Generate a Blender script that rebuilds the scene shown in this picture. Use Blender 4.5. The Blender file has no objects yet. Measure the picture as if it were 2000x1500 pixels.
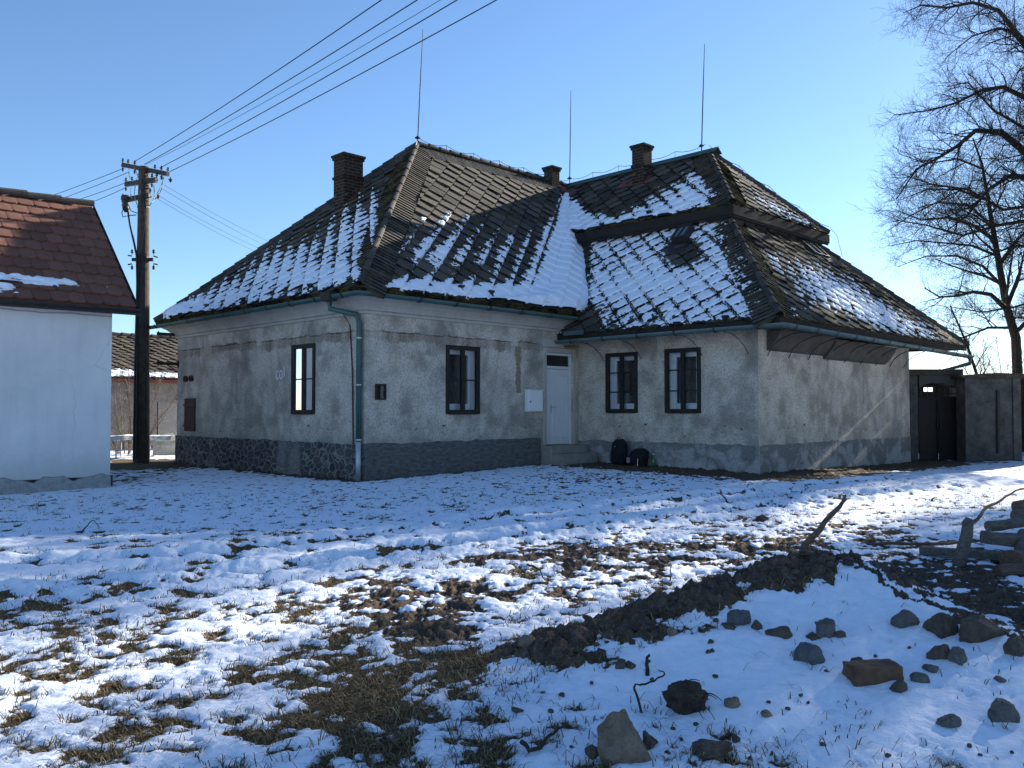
import bpy, bmesh, math, random
import numpy as np
from mathutils import Vector, Matrix

scene = bpy.context.scene
COL = scene.collection
R = math.radians
rng = random.Random(7)

# ------------------------------------------------------------------ camera geometry
F = 1680.0
PIT = math.atan(50 / F)
CP, SP = math.cos(PIT), math.sin(PIT)
EZ = 1.45
EYE = np.array([0, 0, EZ])

def ray(px, py):
    dx = (px - 1000) / F; dy = (750 - py) / F
    return np.array([dx, CP - dy * SP, SP + dy * CP])
def atY(px, py, Y):
    r = ray(px, py); return EYE + r * (Y / r[1])
def atZ(px, py, z):
    r = ray(px, py); return EYE + r * ((z - EZ) / r[2])
def onplane(px, py, P0, n):
    r = ray(px, py); return EYE + r * (np.dot(P0 - EYE, n) / np.dot(r, n))

Q = math.sqrt(.5)
U = np.array([Q, Q, 0]); V = np.array([-Q, Q, 0]); UP = np.array([0, 0, 1.0])
A0 = np.array([-2.98, 17.4, 0])
def H(u, v, z): return A0 + U * u + V * v + UP * z
def loc(P):
    d = P - A0; return float(d @ U), float(d @ V), float(P[2])

# ------------------------------------------------------------------ noise
_prm = np.random.RandomState(3).permutation(256)
_prm = np.concatenate([_prm, _prm, _prm])
_ang = np.random.RandomState(5).rand(256) * 2 * np.pi
_gx, _gy = np.cos(_ang), np.sin(_ang)
def perlin(x, y):
    x = np.asarray(x, float); y = np.asarray(y, float)
    xi = np.floor(x).astype(int); yi = np.floor(y).astype(int)
    xf = x - xi; yf = y - yi
    u = xf ** 3 * (xf * (xf * 6 - 15) + 10); v = yf ** 3 * (yf * (yf * 6 - 15) + 10)
    def g(ix, iy, dx, dy):
        h = _prm[_prm[ix & 255] + (iy & 255)]
        return _gx[h] * dx + _gy[h] * dy
    a = g(xi, yi, xf, yf); b = g(xi + 1, yi, xf - 1, yf)
    c = g(xi, yi + 1, xf, yf - 1); d = g(xi + 1, yi + 1, xf - 1, yf - 1)
    return ((a + (b - a) * u) * (1 - v) + (c + (d - c) * u) * v) * 1.5
def fbm(x, y, oct=4, lac=2.1, gain=.5, off=0.):
    s = 0; amp = 1.; t = 0
    for o in range(oct):
        s = s + amp * perlin(x + off + o * 17.3, y - off + o * 9.1); t += amp
        x = x * lac; y = y * lac; amp *= gain
    return s / t * 1.6
def sstep(a, b, x):
    t = np.clip((x - a) / (b - a), 0, 1); return t * t * (3 - 2 * t)

# ------------------------------------------------------------------ materials
def newmat(name):
    m = bpy.data.materials.new(name); m.use_nodes = True
    nt = m.node_tree; b = nt.nodes['Principled BSDF']
    return m, nt, b
class G:
    def __init__(s, nt): s.nt = nt
    def n(s, t, ins=None, **kw):
        nd = s.nt.nodes.new('ShaderNode' + t)
        for k, v in kw.items(): setattr(nd, k, v)
        if ins:
            for k, v in ins.items(): s.set(nd.inputs[k], v)
        return nd
    def set(s, sock, v):
        if isinstance(v, bpy.types.NodeSocket): s.nt.links.new(v, sock)
        else: sock.default_value = v
    def coord(s, kind='Generated'): return s.n('TexCoord').outputs[kind]
    def pos(s): return s.n('NewGeometry').outputs['Position']
    def noise(s, vec, scale, detail=4, rough=.55, dist=0.):
        nd = s.n('TexNoise', {'Vector': vec, 'Scale': scale, 'Detail': detail, 'Roughness': rough, 'Distortion': dist})
        return nd.outputs['Fac']
    def ramp(s, fac, stops, interp='LINEAR'):
        nd = s.n('ValToRGB', {'Fac': fac}); cr = nd.color_ramp; cr.interpolation = interp
        while len(cr.elements) < len(stops): cr.elements.new(.5)
        for e, (p, c) in zip(cr.elements, stops):
            e.position = p; e.color = (c, c, c, 1) if isinstance(c, (int, float)) else (*c, 1)
        return nd.outputs['Color']
    def mix(s, fac, a, b, blend='MIX'):
        nd = s.n('Mix', data_type='RGBA', blend_type=blend)
        s.set(nd.inputs[0], fac)
        for i, v in ((6, a), (7, b)):
            if not isinstance(v, bpy.types.NodeSocket): v = (v, v, v, 1) if isinstance(v, (int, float)) else (*v, 1)
            s.set(nd.inputs[i], v)
        return nd.outputs[2]
    def m(s, op, a, b=0., c=0.):
        nd = s.n('Math', operation=op)
        for i, v in enumerate((a, b, c)): s.set(nd.inputs[i], v)
        return nd.outputs[0]
    def xyz(s, v):
        o = s.n('SeparateXYZ', {0: v}).outputs; return o[0], o[1], o[2]
    def scl(s, vec, sc):
        return s.n('Mapping', {'Vector': vec, 'Scale': sc}).outputs[0]
    def attr(s, name): return s.n('Attribute', attribute_name=name)
    def bump(s, bsdf, h, strength=.4, dist=.02):
        nd = s.n('Bump', {'Height': h, 'Strength': strength, 'Distance': dist})
        s.nt.links.new(nd.outputs[0], bsdf.inputs['Normal'])
    def col(s, bsdf, c, rough=None, spec=None, metal=None):
        s.set(bsdf.inputs['Base Color'], c if isinstance(c, bpy.types.NodeSocket) else (*c, 1))
        if rough is not None: s.set(bsdf.inputs['Roughness'], rough)
        if spec is not None: bsdf.inputs['Specular IOR Level'].default_value = spec
        if metal is not None: bsdf.inputs['Metallic'].default_value = metal

M = {}
def simple(name, c1, c2, scale=6., rough=.8, bump=.2, metal=0., spec=.3, coord='Object', stretch=None, detail=5, dist=.01):
    m, nt, b = newmat(name); g = G(nt)
    v = g.coord(coord) if coord != 'pos' else g.pos()
    if stretch: v = g.scl(v, stretch)
    f = g.noise(v, scale, detail, .6)
    f2 = g.noise(v, scale * 5.3, 3, .6)
    c = g.ramp(g.m('ADD', g.m('MULTIPLY', f, .7), g.m('MULTIPLY', f2, .3)), [(.32, c1), (.68, c2)])
    g.col(b, c, rough, spec, metal)
    if bump: g.bump(b, g.m('ADD', f, g.m('MULTIPLY', f2, .5)), bump, dist)
    M[name] = m; return m

def mat_plaster(name, kind):
    """weathered render; kind 'left' has the exposed mortar strip and a raw plinth, 'right' the peeling plinth"""
    m, nt, b = newmat(name); g = G(nt)
    uv = g.coord('UV')
    s, z, _ = g.xyz(uv)
    big = g.noise(uv, .55, 4, .6)
    mid = g.noise(uv, 2.2, 5, .65)
    spk = g.noise(g.scl(uv, (1, .75, 1)), 26., 4, .75)
    spk2 = g.noise(uv, 60., 3, .7)
    blot = g.noise(g.scl(uv, (1, .45, 1)), 1.1, 3, .6, .6)
    c = g.ramp(big, [(.32, (.20, .185, .165)), (.5, (.33, .31, .275)), (.68, (.50, .48, .44))])
    c = g.mix(g.ramp(mid, [(.42, 0.), (.6, .7)]), c, (.47, .455, .425))
    c = g.mix(g.ramp(blot, [(.5, 0.), (.62, .65)]), c, (.17, .17, .168))
    c = g.mix(g.ramp(spk, [(.38, .6), (.54, 0.)]), c, (.12, .11, .095))
    c = g.mix(g.ramp(spk2, [(.55, 0.), (.72, .4)]), c, (.6, .58, .54))
    wob = g.m('SUBTRACT', g.noise(g.scl(uv, (1, .5, 1)), 1.7, 5, .65), .5)
    wob2 = g.m('SUBTRACT', g.noise(uv, 7., 4, .7), .5)
    zz = g.m('ADD', z, g.m('ADD', g.m('MULTIPLY', wob, .40), g.m('MULTIPLY', wob2, .34)))
    h = g.m('ADD', g.m('MULTIPLY', spk, .6), g.m('MULTIPLY', spk2, .4))
    if kind != 'right':
        # mortar strip about 2.95 m up, fading in and out along the wall, with a crack along its top
        strip = g.m('SUBTRACT', 1., g.m('MULTIPLY', g.m('ABSOLUTE', g.m('SUBTRACT', zz, 2.97)), 9.))
        gate = g.ramp(g.noise(g.scl(uv, (1, .02, 1)), 1.5, 3, .7), [(.36, 0.), (.56, 1.)])
        st = g.m('MULTIPLY', g.ramp(strip, [(.1, 0.), (.2, 1.)]), gate)
        # the same raw mortar shows in a ragged vertical patch left of the door
        sx = g.m('ADD', s, g.m('ADD', g.m('MULTIPLY', wob, .25), g.m('MULTIPLY', wob2, .22)))
        col_ = g.m('MULTIPLY', g.ramp(g.m('ABSOLUTE', g.m('SUBTRACT', sx, 4.42)), [(.075, 1.), (.10, 0.)]), g.m('MULTIPLY', g.m('GREATER_THAN', z, 1.85), g.m('LESS_THAN', z, 2.95)))
        if kind == 'end': col_ = g.m('MULTIPLY', col_, 0.)
        st = g.m('MAXIMUM', st, col_)
        c = g.mix(g.m('MULTIPLY', st, .92), c, g.ramp(spk, [(.35, (.10, .085, .07)), (.6, (.22, .185, .15))]))
        cr = g.m('ABSOLUTE', g.m('SUBTRACT', g.m('ADD', z, g.m('ADD', g.m('MULTIPLY', wob, .12), g.m('MULTIPLY', wob2, .05))), 3.06))
        crk = g.ramp(cr, [(.008, .95), (.020, 0.)])
        c = g.mix(g.m('MULTIPLY', crk, gate), c, (.03, .028, .025))
        h = g.m('SUBTRACT', h, g.m('MULTIPLY', st, .8))
        # damp dark zone low on the wall
        low = g.ramp(g.m('ADD', z, g.m('MULTIPLY', wob, .5)), [(.75, .55), (.95, 0.)])
        c = g.mix(low, c, (.2, .2, .19))
    c = g.mix(1., c, (1.33, 1.27, 1.19), 'MULTIPLY')
    # spalled holes low on the wall
    hol = g.noise(g.scl(uv, (1, 1.7, 1)), 5.5, 3, .7)
    zone = g.m('SUBTRACT', 1., g.m('MULTIPLY', g.m('ABSOLUTE', g.m('SUBTRACT', z, 1.0)), 2.6))
    zone = g.m('MULTIPLY', g.ramp(zone, [(0., 0.), (.7, 1.)]), g.ramp(g.noise(g.scl(uv, (1, .1, 1)), .9, 2), [(.35, 0.), (.55, 1.)]))
    hm = g.m('MULTIPLY', g.ramp(hol, [(.635, 0.), (.66, 1.)]), zone)
    c = g.mix(hm, c, (.035, .033, .03))
    h = g.m('SUBTRACT', h, g.m('MULTIPLY', hm, 1.5))
    # rain streaks under the eaves
    strk = g.noise(g.scl(uv, (6., .35, 1)), 1.2, 3, .6)
    c = g.mix(g.m('MULTIPLY', g.ramp(strk, [(.5, 0.), (.68, .45)]), g.ramp(z, [(1.6, .25), (3.2, 1.)])), c, (.22, .21, .19))
    g.col(b, c, .95, .12); g.bump(b, h, .55, .018)
    M[name] = m; return m

def mat_whitewash(name):
    m, nt, b = newmat(name); g = G(nt)
    uv = g.coord('UV'); s, z, _ = g.xyz(uv)
    a = g.noise(uv, .7, 5, .6); f = g.noise(uv, 9., 5, .65); st = g.noise(g.scl(uv, (3., .4, 1)), 1.3, 4, .6)
    c = g.ramp(a, [(.3, (.58, .59, .60)), (.7, (.74, .745, .74))])
    c = g.mix(g.ramp(st, [(.5, 0.), (.75, .35)]), c, (.5, .5, .48))
    c = g.mix(g.ramp(f, [(.62, 0.), (.75, .4)]), c, (.45, .44, .42))
    low = g.ramp(g.m('ADD', z, g.m('MULTIPLY', f, .5)), [(.45, .5), (.95, 0.)])
    c = g.mix(low, c, (.42, .415, .40))
    w = g.m('MULTIPLY', g.m('SUBTRACT', g.noise(uv, 1.1, 3), .5), .12)
    ck = g.ramp(g.m('ABSOLUTE', g.m('SUBTRACT', g.m('ADD', z, w), 3.27)), [(.006, .8), (.02, 0.)])
    cv = g.n('TexVoronoi', {'Vector': g.n('Mix', {0: .25, 4: uv, 5: g.n('TexNoise', {'Vector': uv, 'Scale': 2., 'Detail': 5.}).outputs['Color']}, data_type='VECTOR').outputs[1], 'Scale': .38}, feature='DISTANCE_TO_EDGE').outputs[0]
    hair = g.m('MULTIPLY', g.ramp(cv, [(.001, .28), (.004, 0.)]), g.ramp(a, [(.45, 0.), (.55, 1.)]))
    c = g.mix(g.m('MAXIMUM', ck, hair), c, (.2, .2, .2))
    g.col(b, c, .9, .15); g.bump(b, g.m('ADD', a, g.m('MULTIPLY', f, .4)), .35, .03)
    M[name] = m; return m
def mat_peel(name):
    m, nt, b = newmat(name); g = G(nt)
    uv = g.coord('UV'); s, z, _ = g.xyz(uv)
    n = g.noise(uv, 1.6, 6, .62, .5); f = g.noise(uv, 20., 4, .7)
    pe = g.ramp(g.m('ADD', n, g.m('MULTIPLY', g.m('SUBTRACT', z, .35), -.16)), [(.46, 0.), (.56, 1.)])
    dark = g.ramp(f, [(.3, (.12, .12, .118)), (.7, (.25, .248, .24))])
    lite = g.ramp(f, [(.3, (.26, .255, .25)), (.7, (.44, .43, .42))])
    g.col(b, g.mix(pe, dark, lite), .95, .12); g.bump(b, g.m('ADD', g.m('MULTIPLY', pe, .8), f), .5, .02)
    M[name] = m; return m

def mat_rubble(name):
    m, nt, b = newmat(name); g = G(nt)
    uv = g.coord('UV')
    w = g.n('Mix', {0: .16, 4: uv, 5: g.n('TexNoise', {'Vector': uv, 'Scale': 3., 'Detail': 3.}).outputs['Color']}, data_type='VECTOR').outputs[1]
    v = g.scl(w, (1, 1.6, 1))
    d = g.n('TexVoronoi', {'Vector': v, 'Scale': 5.2, 'Randomness': 1.}, feature='DISTANCE_TO_EDGE').outputs[0]
    cc = g.n('TexVoronoi', {'Vector': v, 'Scale': 5.2, 'Randomness': 1.}).outputs['Color']
    r, gg, bb = g.xyz(cc)
    f = g.noise(uv, 24., 4, .7)
    st = g.ramp(r, [(0., (.05, .05, .055)), (.4, (.11, .10, .095)), (.7, (.075, .08, .09)), (1., (.16, .13, .10))])
    st = g.mix(g.ramp(f, [(.3, .5), (.7, 0.)]), st, (.03, .03, .03))
    mo = g.ramp(f, [(.3, (.17, .165, .155)), (.7, (.32, .31, .295))])
    k = g.ramp(g.m('ADD', d, g.m('MULTIPLY', g.m('SUBTRACT', f, .5), .06)), [(.045, 1.), (.105, 0.)])
    # a few stretches are still rendered over
    pl = g.ramp(g.noise(g.scl(uv, (1, .3, 1)), .55, 2), [(.56, 0.), (.6, 1.)])
    k2 = g.m('MAXIMUM', k, g.m('MULTIPLY', pl, .85))
    g.col(b, g.mix(k2, st, mo), .93, .15); g.bump(b, g.m('ADD', g.ramp(d, [(.02, 0.), (.12, 1.)]), g.m('MULTIPLY', f, .4)), .8, .04)
    M[name] = m; return m

def mat_tile(name, c1, c2, lich, moss):
    m, nt, b = newmat(name); g = G(nt)
    p = g.pos(); r = g.attr('rnd').outputs['Fac']
    f = g.noise(p, 9., 5, .7); f2 = g.noise(p, 45., 3, .7)
    c = g.ramp(g.m('ADD', g.m('MULTIPLY', r, .6), g.m('MULTIPLY', f, .4)), [(.15, c1), (.85, c2)])
    c = g.mix(g.ramp(f2, [(.54, 0.), (.70, .55)]), c, lich)
    c = g.mix(g.ramp(g.noise(p, 4., 5, .75), [(.58, 0.), (.70, .7)]), c, moss)
    edge = g.mix(g.ramp(g.noise(p, 3., 4, .7), [(.45, 0.), (.6, .8)]), tuple(x * .45 for x in c1), tuple(x * .8 for x in moss))  # slab sides and deck: shadow lines between slabs put into the colour, plus moss
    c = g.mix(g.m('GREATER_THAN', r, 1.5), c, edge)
    g.col(b, c, .9, .2); g.bump(b, g.m('ADD', f, f2), .5, .012)
    M[name] = m; return m

def mat_snow(name):
    m, nt, b = newmat(name); g = G(nt)
    p = g.pos(); f = g.noise(p, 18., 5, .65); f2 = g.noise(p, 140., 2, .6)
    g.col(b, g.ramp(f, [(.3, (.72, .79, .90)), (.7, (.83, .88, .95))]), .75, .25)
    g.bump(b, g.m('ADD', f, g.m('MULTIPLY', f2, .3)), .35, .02)
    M[name] = m; return m

def mat_ground(name):
    m, nt, b = newmat(name); g = G(nt)
    p = g.pos()
    s = g.attr('snow').outputs['Fac']; so = g.attr('soil').outputs['Fac']
    n1 = g.noise(p, 55., 5, .7); n2 = g.noise(p, 14., 4, .65); n3 = g.noise(p, 3., 4, .6)
    fine = g.m('ADD', g.m('MULTIPLY', g.m('SUBTRACT', n1, .5), .22), g.m('MULTIPLY', g.m('SUBTRACT', n2, .5), .30))
    k = g.ramp(g.m('ADD', s, fine), [(.0, 0.), (.07, 1.)])
    # thin snow lets the ground tint through
    grass = g.ramp(n1, [(.3, (.036, .027, .014)), (.55, (.125, .092, .048)), (.75, (.27, .205, .12))])
    soil = g.ramp(g.m('ADD', g.m('MULTIPLY', n1, .5), g.m('MULTIPLY', n2, .5)), [(.35, (.030, .023, .018)), (.55, (.11, .08, .06)), (.7, (.23, .175, .13))])
    base = g.mix(so, grass, soil)
    soil = g.mix(g.ramp(n3, [(.48, 0.), (.62, .75)]), soil, g.ramp(n1, [(.35, (.07, .052, .038)), (.65, (.25, .19, .14))]))
    snow = g.ramp(n2, [(.3, (.72, .79, .90)), (.7, (.83, .88, .95))])
    g.col(b, g.mix(k, base, snow), g.m('ADD', g.m('MULTIPLY', k, -.15), .95), .2)
    h = g.m('ADD', g.m('MULTIPLY', n1, g.m('ADD', .25, g.m('MULTIPLY', g.m('SUBTRACT', 1., k), .8))), g.m('ADD', n2, g.m('MULTIPLY', k, .5)))
    g.bump(b, h, .5, .025)
    M[name] = m; return m

def mat_glass(name, tint=(.9, .95, 1.), alpha=.82):
    m, nt, b = newmat(name); g = G(nt)
    tr = g.n('BsdfTransparent', {0: (*tint, 1)}); gl = g.n('BsdfGlossy', {'Color': (1, 1, 1, 1), 'Roughness': .02})
    fr = g.n('Fresnel', {'IOR': 1.5}).outputs[0]
    mx = g.n('MixShader', {0: g.m('ADD', fr, .04), 1: tr.outputs[0], 2: gl.outputs[0]})
    nt.links.new(mx.outputs[0], nt.nodes['Material Output'].inputs[0])
    M[name] = m; return m

def mat_brick(name, c1, c2, mortar, sc=4.2):
    m, nt, b = newmat(name); g = G(nt)
    uv = g.coord('UV'); f = g.noise(uv, 14., 5, .7)
    bt = g.n('TexBrick', {'Vector': uv, 'Color1': (*c1, 1), 'Color2': (*c2, 1), 'Mortar': (*mortar, 1), 'Scale': 1., 'Mortar Size': .012, 'Brick Width': .26, 'Row Height': .085, 'Bias': -.1})
    c = g.mix(g.ramp(f, [(.35, .7), (.55, 0.)]), bt.outputs[0], (.03, .026, .022))
    c = g.mix(g.ramp(g.noise(uv, 5., 4, .7), [(.62, 0.), (.68, .9)]), c, (.4, .36, .31))
    g.col(b, c, .95, .1); g.bump(b, g.m('ADD', bt.outputs[1], g.m('MULTIPLY', f, -1.)), -.6, .02)
    M[name] = m; return m

mat_plaster('plaster_left', 'left'); mat_plaster('plaster_end', 'end'); mat_plaster('plaster_right', 'right')
mat_peel('peeling_plinth'); mat_rubble('rubble')
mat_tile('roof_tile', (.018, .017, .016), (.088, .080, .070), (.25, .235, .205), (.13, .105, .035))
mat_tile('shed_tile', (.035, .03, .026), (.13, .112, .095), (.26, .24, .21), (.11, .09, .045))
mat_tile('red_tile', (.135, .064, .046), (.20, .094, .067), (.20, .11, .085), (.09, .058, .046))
mat_snow('snow'); mat_ground('ground')
mat_glass('clear_glass')
mat_brick('chimney_brick', (.020, .014, .011), (.045, .029, .022), (.075, .067, .058))
simple('raw_plinth', (.06, .06, .058), (.19, .185, .175), 7., .95, .9, spec=.1, coord='UV', stretch=(1, 2.6, 1), dist=.03)
simple('sky_glass', (.07, .10, .12), (.11, .145, .165), 1., .25, .0, spec=.6, coord='pos')
mat_whitewash('white_plaster')
simple('crumbling_cement', (.22, .22, .215), (.42, .42, .41), 9., .95, .9, coord='UV', dist=.03)
simple('cornice_render', (.33, .31, .275), (.47, .45, .41), 2., .9, .15, coord='UV')
simple('concrete', (.030, .025, .02), (.085, .07, .055), 7., .9, .2, coord='pos')  # even tone, set dark to carry the shade on the pole
simple('garden_render', (.026, .026, .026), (.115, .11, .104), 2.4, .95, .5, coord='UV', dist=.02)
simple('patina_green', (.03, .075, .07), (.06, .125, .115), 5., .55, .1, metal=.2, spec=.5, coord='pos')
simple('patina_blue', (.055, .095, .105), (.10, .155, .165), 4., .5, .1, metal=.3, spec=.5, coord='pos')
simple('zinc', (.36, .38, .40), (.50, .52, .54), 6., .45, .05, metal=.5, coord='pos')
simple('rust_flashing', (.10, .022, .016), (.19, .05, .035), 8., .7, .15, coord='pos')
simple('fascia_wood', (.010, .009, .008), (.028, .025, .021), 5., .85, .3, coord='pos')
simple('grey_board', (.05, .046, .042), (.10, .094, .086), 5., .85, .3, coord='pos')
simple('frame_dark', (.008, .0075, .007), (.022, .02, .018), 9., .6, .2, coord='pos')
simple('pvc_white', (.70, .71, .72), (.78, .79, .80), 3., .35, .0, spec=.5, coord='pos')
simple('door_grey', (.60, .61, .63), (.66, .67, .69), 3., .4, .0, spec=.5, coord='pos')
simple('box_white', (.68, .70, .72), (.76, .78, .80), 3., .4, .0, spec=.5, coord='pos')
simple('reveal_white', (.74, .74, .73), (.82, .82, .81), 3., .85, .1, coord='pos')
simple('dark_glass', (.008, .01, .013), (.014, .016, .02), 1., .06, .0, spec=.6, coord='pos')
simple('interior', (.02, .02, .02), (.03, .03, .03), 1., .9, .0, coord='pos')
simple('step_stone', (.20, .185, .165), (.31, .29, .26), 6., .9, .3, coord='pos')
simple('iron', (.012, .011, .011), (.035, .03, .028), 14., .6, .15, spec=.4, coord='pos')
simple('gate_paint', (.006, .006, .007), (.014, .013, .013), 4., .6, .1, coord='pos')
simple('rust_shutter', (.05, .022, .018), (.10, .045, .036), 6., .8, .3, coord='pos', stretch=(6, 6, .7))
simple('rod_metal', (.03, .028, .03), (.06, .055, .055), 8., .5, .0, metal=.4, coord='pos')
simple('ceramic', (.022, .015, .012), (.05, .035, .028), 3., .3, .0, spec=.5, coord='pos')
simple('cable', (.010, .010, .011), (.02, .02, .02), 3., .6, .0, coord='pos')
simple('copper_wire', (.16, .22, .19), (.28, .34, .30), 3., .5, .0, coord='pos')
simple('bark', (.022, .018, .015), (.055, .045, .037), 9., .95, .4, coord='pos')
simple('twig', (.10, .07, .05), (.19, .14, .10), 5., .9, .0, coord='pos')
simple('weathered_wood', (.055, .048, .042), (.18, .162, .145), 5., .9, .7, coord='Object', stretch=(1.2, 9, 9), dist=.015)
simple('brown_wood', (.07, .045, .032), (.17, .115, .085), 6., .9, .6, coord='Object', stretch=(1.2, 9, 9))
simple('rock_tan', (.115, .088, .064), (.27, .21, .155), 9., .9, 1., dist=.03)
simple('rock_grey', (.06, .06, .06), (.16, .158, .15), 12., .9, 1., dist=.03)
simple('rock_blue', (.055, .062, .07), (.13, .142, .155), 10., .85, 1., dist=.03)
simple('rock_brown', (.045, .036, .029), (.13, .104, .084), 10., .9, 1., dist=.03)
simple('old_brick', (.06, .03, .022), (.16, .098, .06), 5., .9, .5, dist=.012)
simple('clod', (.022, .017, .012), (.085, .064, .047), 16., .95, .9, dist=.03)
simple('black_cloth', (.006, .006, .008), (.014, .014, .018), 30., .85, .2, coord='Object')
simple('cloth_trim', (.16, .16, .17), (.26, .26, .27), 9., .7, .0)
simple('tarp', (.55, .52, .47), (.72, .70, .66), 4., .7, .3)
simple('shed_wall', (.20, .175, .15), (.33, .30, .265), 3., .95, .3, coord='UV')

def mat_grass():
    m, nt, b = newmat('dead_grass'); g = G(nt)
    r = g.attr('rnd').outputs['Fac']
    g.col(b, g.ramp(r, [(0., (.036, .027, .012)), (.4, (.115, .082, .038)), (.75, (.21, .15, .076)), (1., (.38, .29, .17))]), .8, .2)
    M['dead_grass'] = m
mat_grass()
def mat_pet():
    m, nt, b = newmat('green_plastic'); g = G(nt)
    g.col(b, (.05, .22, .10), .1, .5); b.inputs['Transmission Weight'].default_value = .6
    M['green_plastic'] = m
mat_pet()

# ------------------------------------------------------------------ mesh builder
class MB:
    def __init__(s): s.v = []; s.f = []; s.uv = []; s.rnd = []; s.cur = 0.; s.smooth = False
    def add(s, vs, fs, uvs=None):
        o = len(s.v); s.v += [tuple(map(float, p)) for p in vs]; s.rnd += [s.cur] * len(vs)
        for i, f in enumerate(fs):
            s.f.append([o + k for k in f]); s.uv.append(uvs[i] if uvs else None)
        return o
    def quad(s, a, b, c, d, uv=None): s.add([a, b, c, d], [(0, 1, 2, 3)], [uv] if uv else None)
    def box(s, c, x, y, z, hx, hy, hz, taper=1.):
        c, x, y, z = map(np.asarray, (c, x, y, z))
        P = []
        for k in (-1, 1):
            t = taper if k > 0 else 1.
            for (i, j) in ((-1, -1), (1, -1), (1, 1), (-1, 1)): P.append(c + x * hx * i * t + y * hy * j * t + z * hz * k)
        fs = [(0, 3, 2, 1), (4, 5, 6, 7), (0, 1, 5, 4), (1, 2, 6, 5), (2, 3, 7, 6), (3, 0, 4, 7)]
        lx, ly, lz = 2 * hx, 2 * hy, 2 * hz
        def r(a, b): return [(0, 0), (a, 0), (a, b), (0, b)]
        s.add(P, fs, [r(ly, lx), r(lx, ly), r(lx, lz), r(ly, lz), [(lx, 0), (0, 0), (0, lz), (lx, lz)], r(ly, lz)])
    def bx(s, lo, hi):
        lo, hi = np.array(lo, float), np.array(hi, float); c = (lo + hi) / 2; h = (hi - lo) / 2
        s.box(c, (1, 0, 0), (0, 1, 0), (0, 0, 1), *h)
    def hb(s, u0, u1, v0, v1, z0, z1):       # box in the farmhouse's own axes
        s.box(H((u0 + u1) / 2, (v0 + v1) / 2, (z0 + z1) / 2), U, V, UP, abs(u1 - u0) / 2, abs(v1 - v0) / 2, abs(z1 - z0) / 2)
    def tube(s, pts, rad, n=6, cap=True, arc=None, up=None):
        """tube along pts; rad a number or list; arc=(a0,a1) makes an open trough"""
        pts = [np.array(p, float) for p in pts]; m = len(pts)
        rs = rad if hasattr(rad, '__len__') else [rad] * m
        vs = []; ref = np.array(up if up is not None else (0, 0, 1.), float)
        k = n if arc is None else n + 1
        for i in range(m):
            t = pts[min(i + 1, m - 1)] - pts[max(i - 1, 0)]; t = t / (np.linalg.norm(t) + 1e-9)
            if abs(t @ ref) > .97: ref = np.array((1., 0, 0)) if abs(t[0]) < .9 else np.array((0, 1., 0))
            x = np.cross(t, ref); x /= np.linalg.norm(x) + 1e-9; y = np.cross(x, t)
            for j in range(k):
                a = 2 * math.pi * j / n if arc is None else arc[0] + (arc[1] - arc[0]) * j / n
                vs.append(pts[i] + (x * math.cos(a) + y * math.sin(a)) * rs[i])
        fs = []
        for i in range(m - 1):
            for j in range(n):
                j2 = (j + 1) % k
                fs.append((i * k + j, i * k + j2, (i + 1) * k + j2, (i + 1) * k + j))
        if cap and arc is None: fs += [tuple(range(k))[::-1], tuple((m - 1) * k + j for j in range(k))]
        s.add(vs, fs)
    def lathe(s, c, prof, n=12, axis=(0, 0, 1)):
        a = np.array(axis, float); a /= np.linalg.norm(a); ref = np.array((1., 0, 0)) if abs(a[0]) < .8 else np.array((0, 1., 0))
        x = np.cross(a, ref); x /= np.linalg.norm(x); y = np.cross(a, x); c = np.array(c, float)
        vs = [c + a * h + (x * math.cos(2 * math.pi * j / n) + y * math.sin(2 * math.pi * j / n)) * r for r, h in prof for j in range(n)]
        fs = [(i * n + j, i * n + (j + 1) % n, (i + 1) * n + (j + 1) % n, (i + 1) * n + j) for i in range(len(prof) - 1) for j in range(n)]
        fs += [tuple(range(n))[::-1], tuple((len(prof) - 1) * n + j for j in range(n))]
        s.add(vs, fs)
    def prism(s, poly, off):
        n = len(poly); off = np.array(off, float); poly = [np.array(p, float) for p in poly]
        s.add(poly + [p + off for p in poly], [tuple(range(n))[::-1], tuple(range(n, 2 * n))] + [(i, (i + 1) % n, (i + 1) % n + n, i + n) for i in range(n)])
    def build(s, name, mat, parent=None, smooth=None, bevel=0., fix=False, origin=None):
        me = bpy.data.meshes.new(name)
        V0 = np.array(s.v, float)
        if origin is not None: V0 = V0 - np.array(origin)
        me.from_pydata(V0.tolist(), [], s.f)
        if any(u is not None for u in s.uv):
            l = me.uv_layers.new(name='UVMap'); dat = []
            for f, u in zip(s.f, s.uv): dat += [c for q in (u if u is not None else [(0, 0)] * len(f)) for c in q]
            l.data.foreach_set('uv', dat)
        if any(s.rnd):
            a = me.attributes.new('rnd', 'FLOAT', 'POINT'); a.data.foreach_set('value', s.rnd)
        me.materials.append(M[mat])
        if s.smooth or smooth: me.polygons.foreach_set('use_smooth', [True] * len(me.polygons))
        if fix:
            bm = bmesh.new(); bm.from_mesh(me); bmesh.ops.recalc_face_normals(bm, faces=bm.faces); bm.to_mesh(me); bm.free()
        me.update()
        o = bpy.data.objects.new(name, me); COL.objects.link(o)
        if origin is not None: o.location = origin
        if parent is not None:
            o.parent = parent
            o.matrix_parent_inverse = parent_world(parent).inverted()
        if bevel:
            md = o.modifiers.new('bevel', 'BEVEL'); md.width = bevel; md.segments = 2; md.limit_method = 'ANGLE'
        return o

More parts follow.
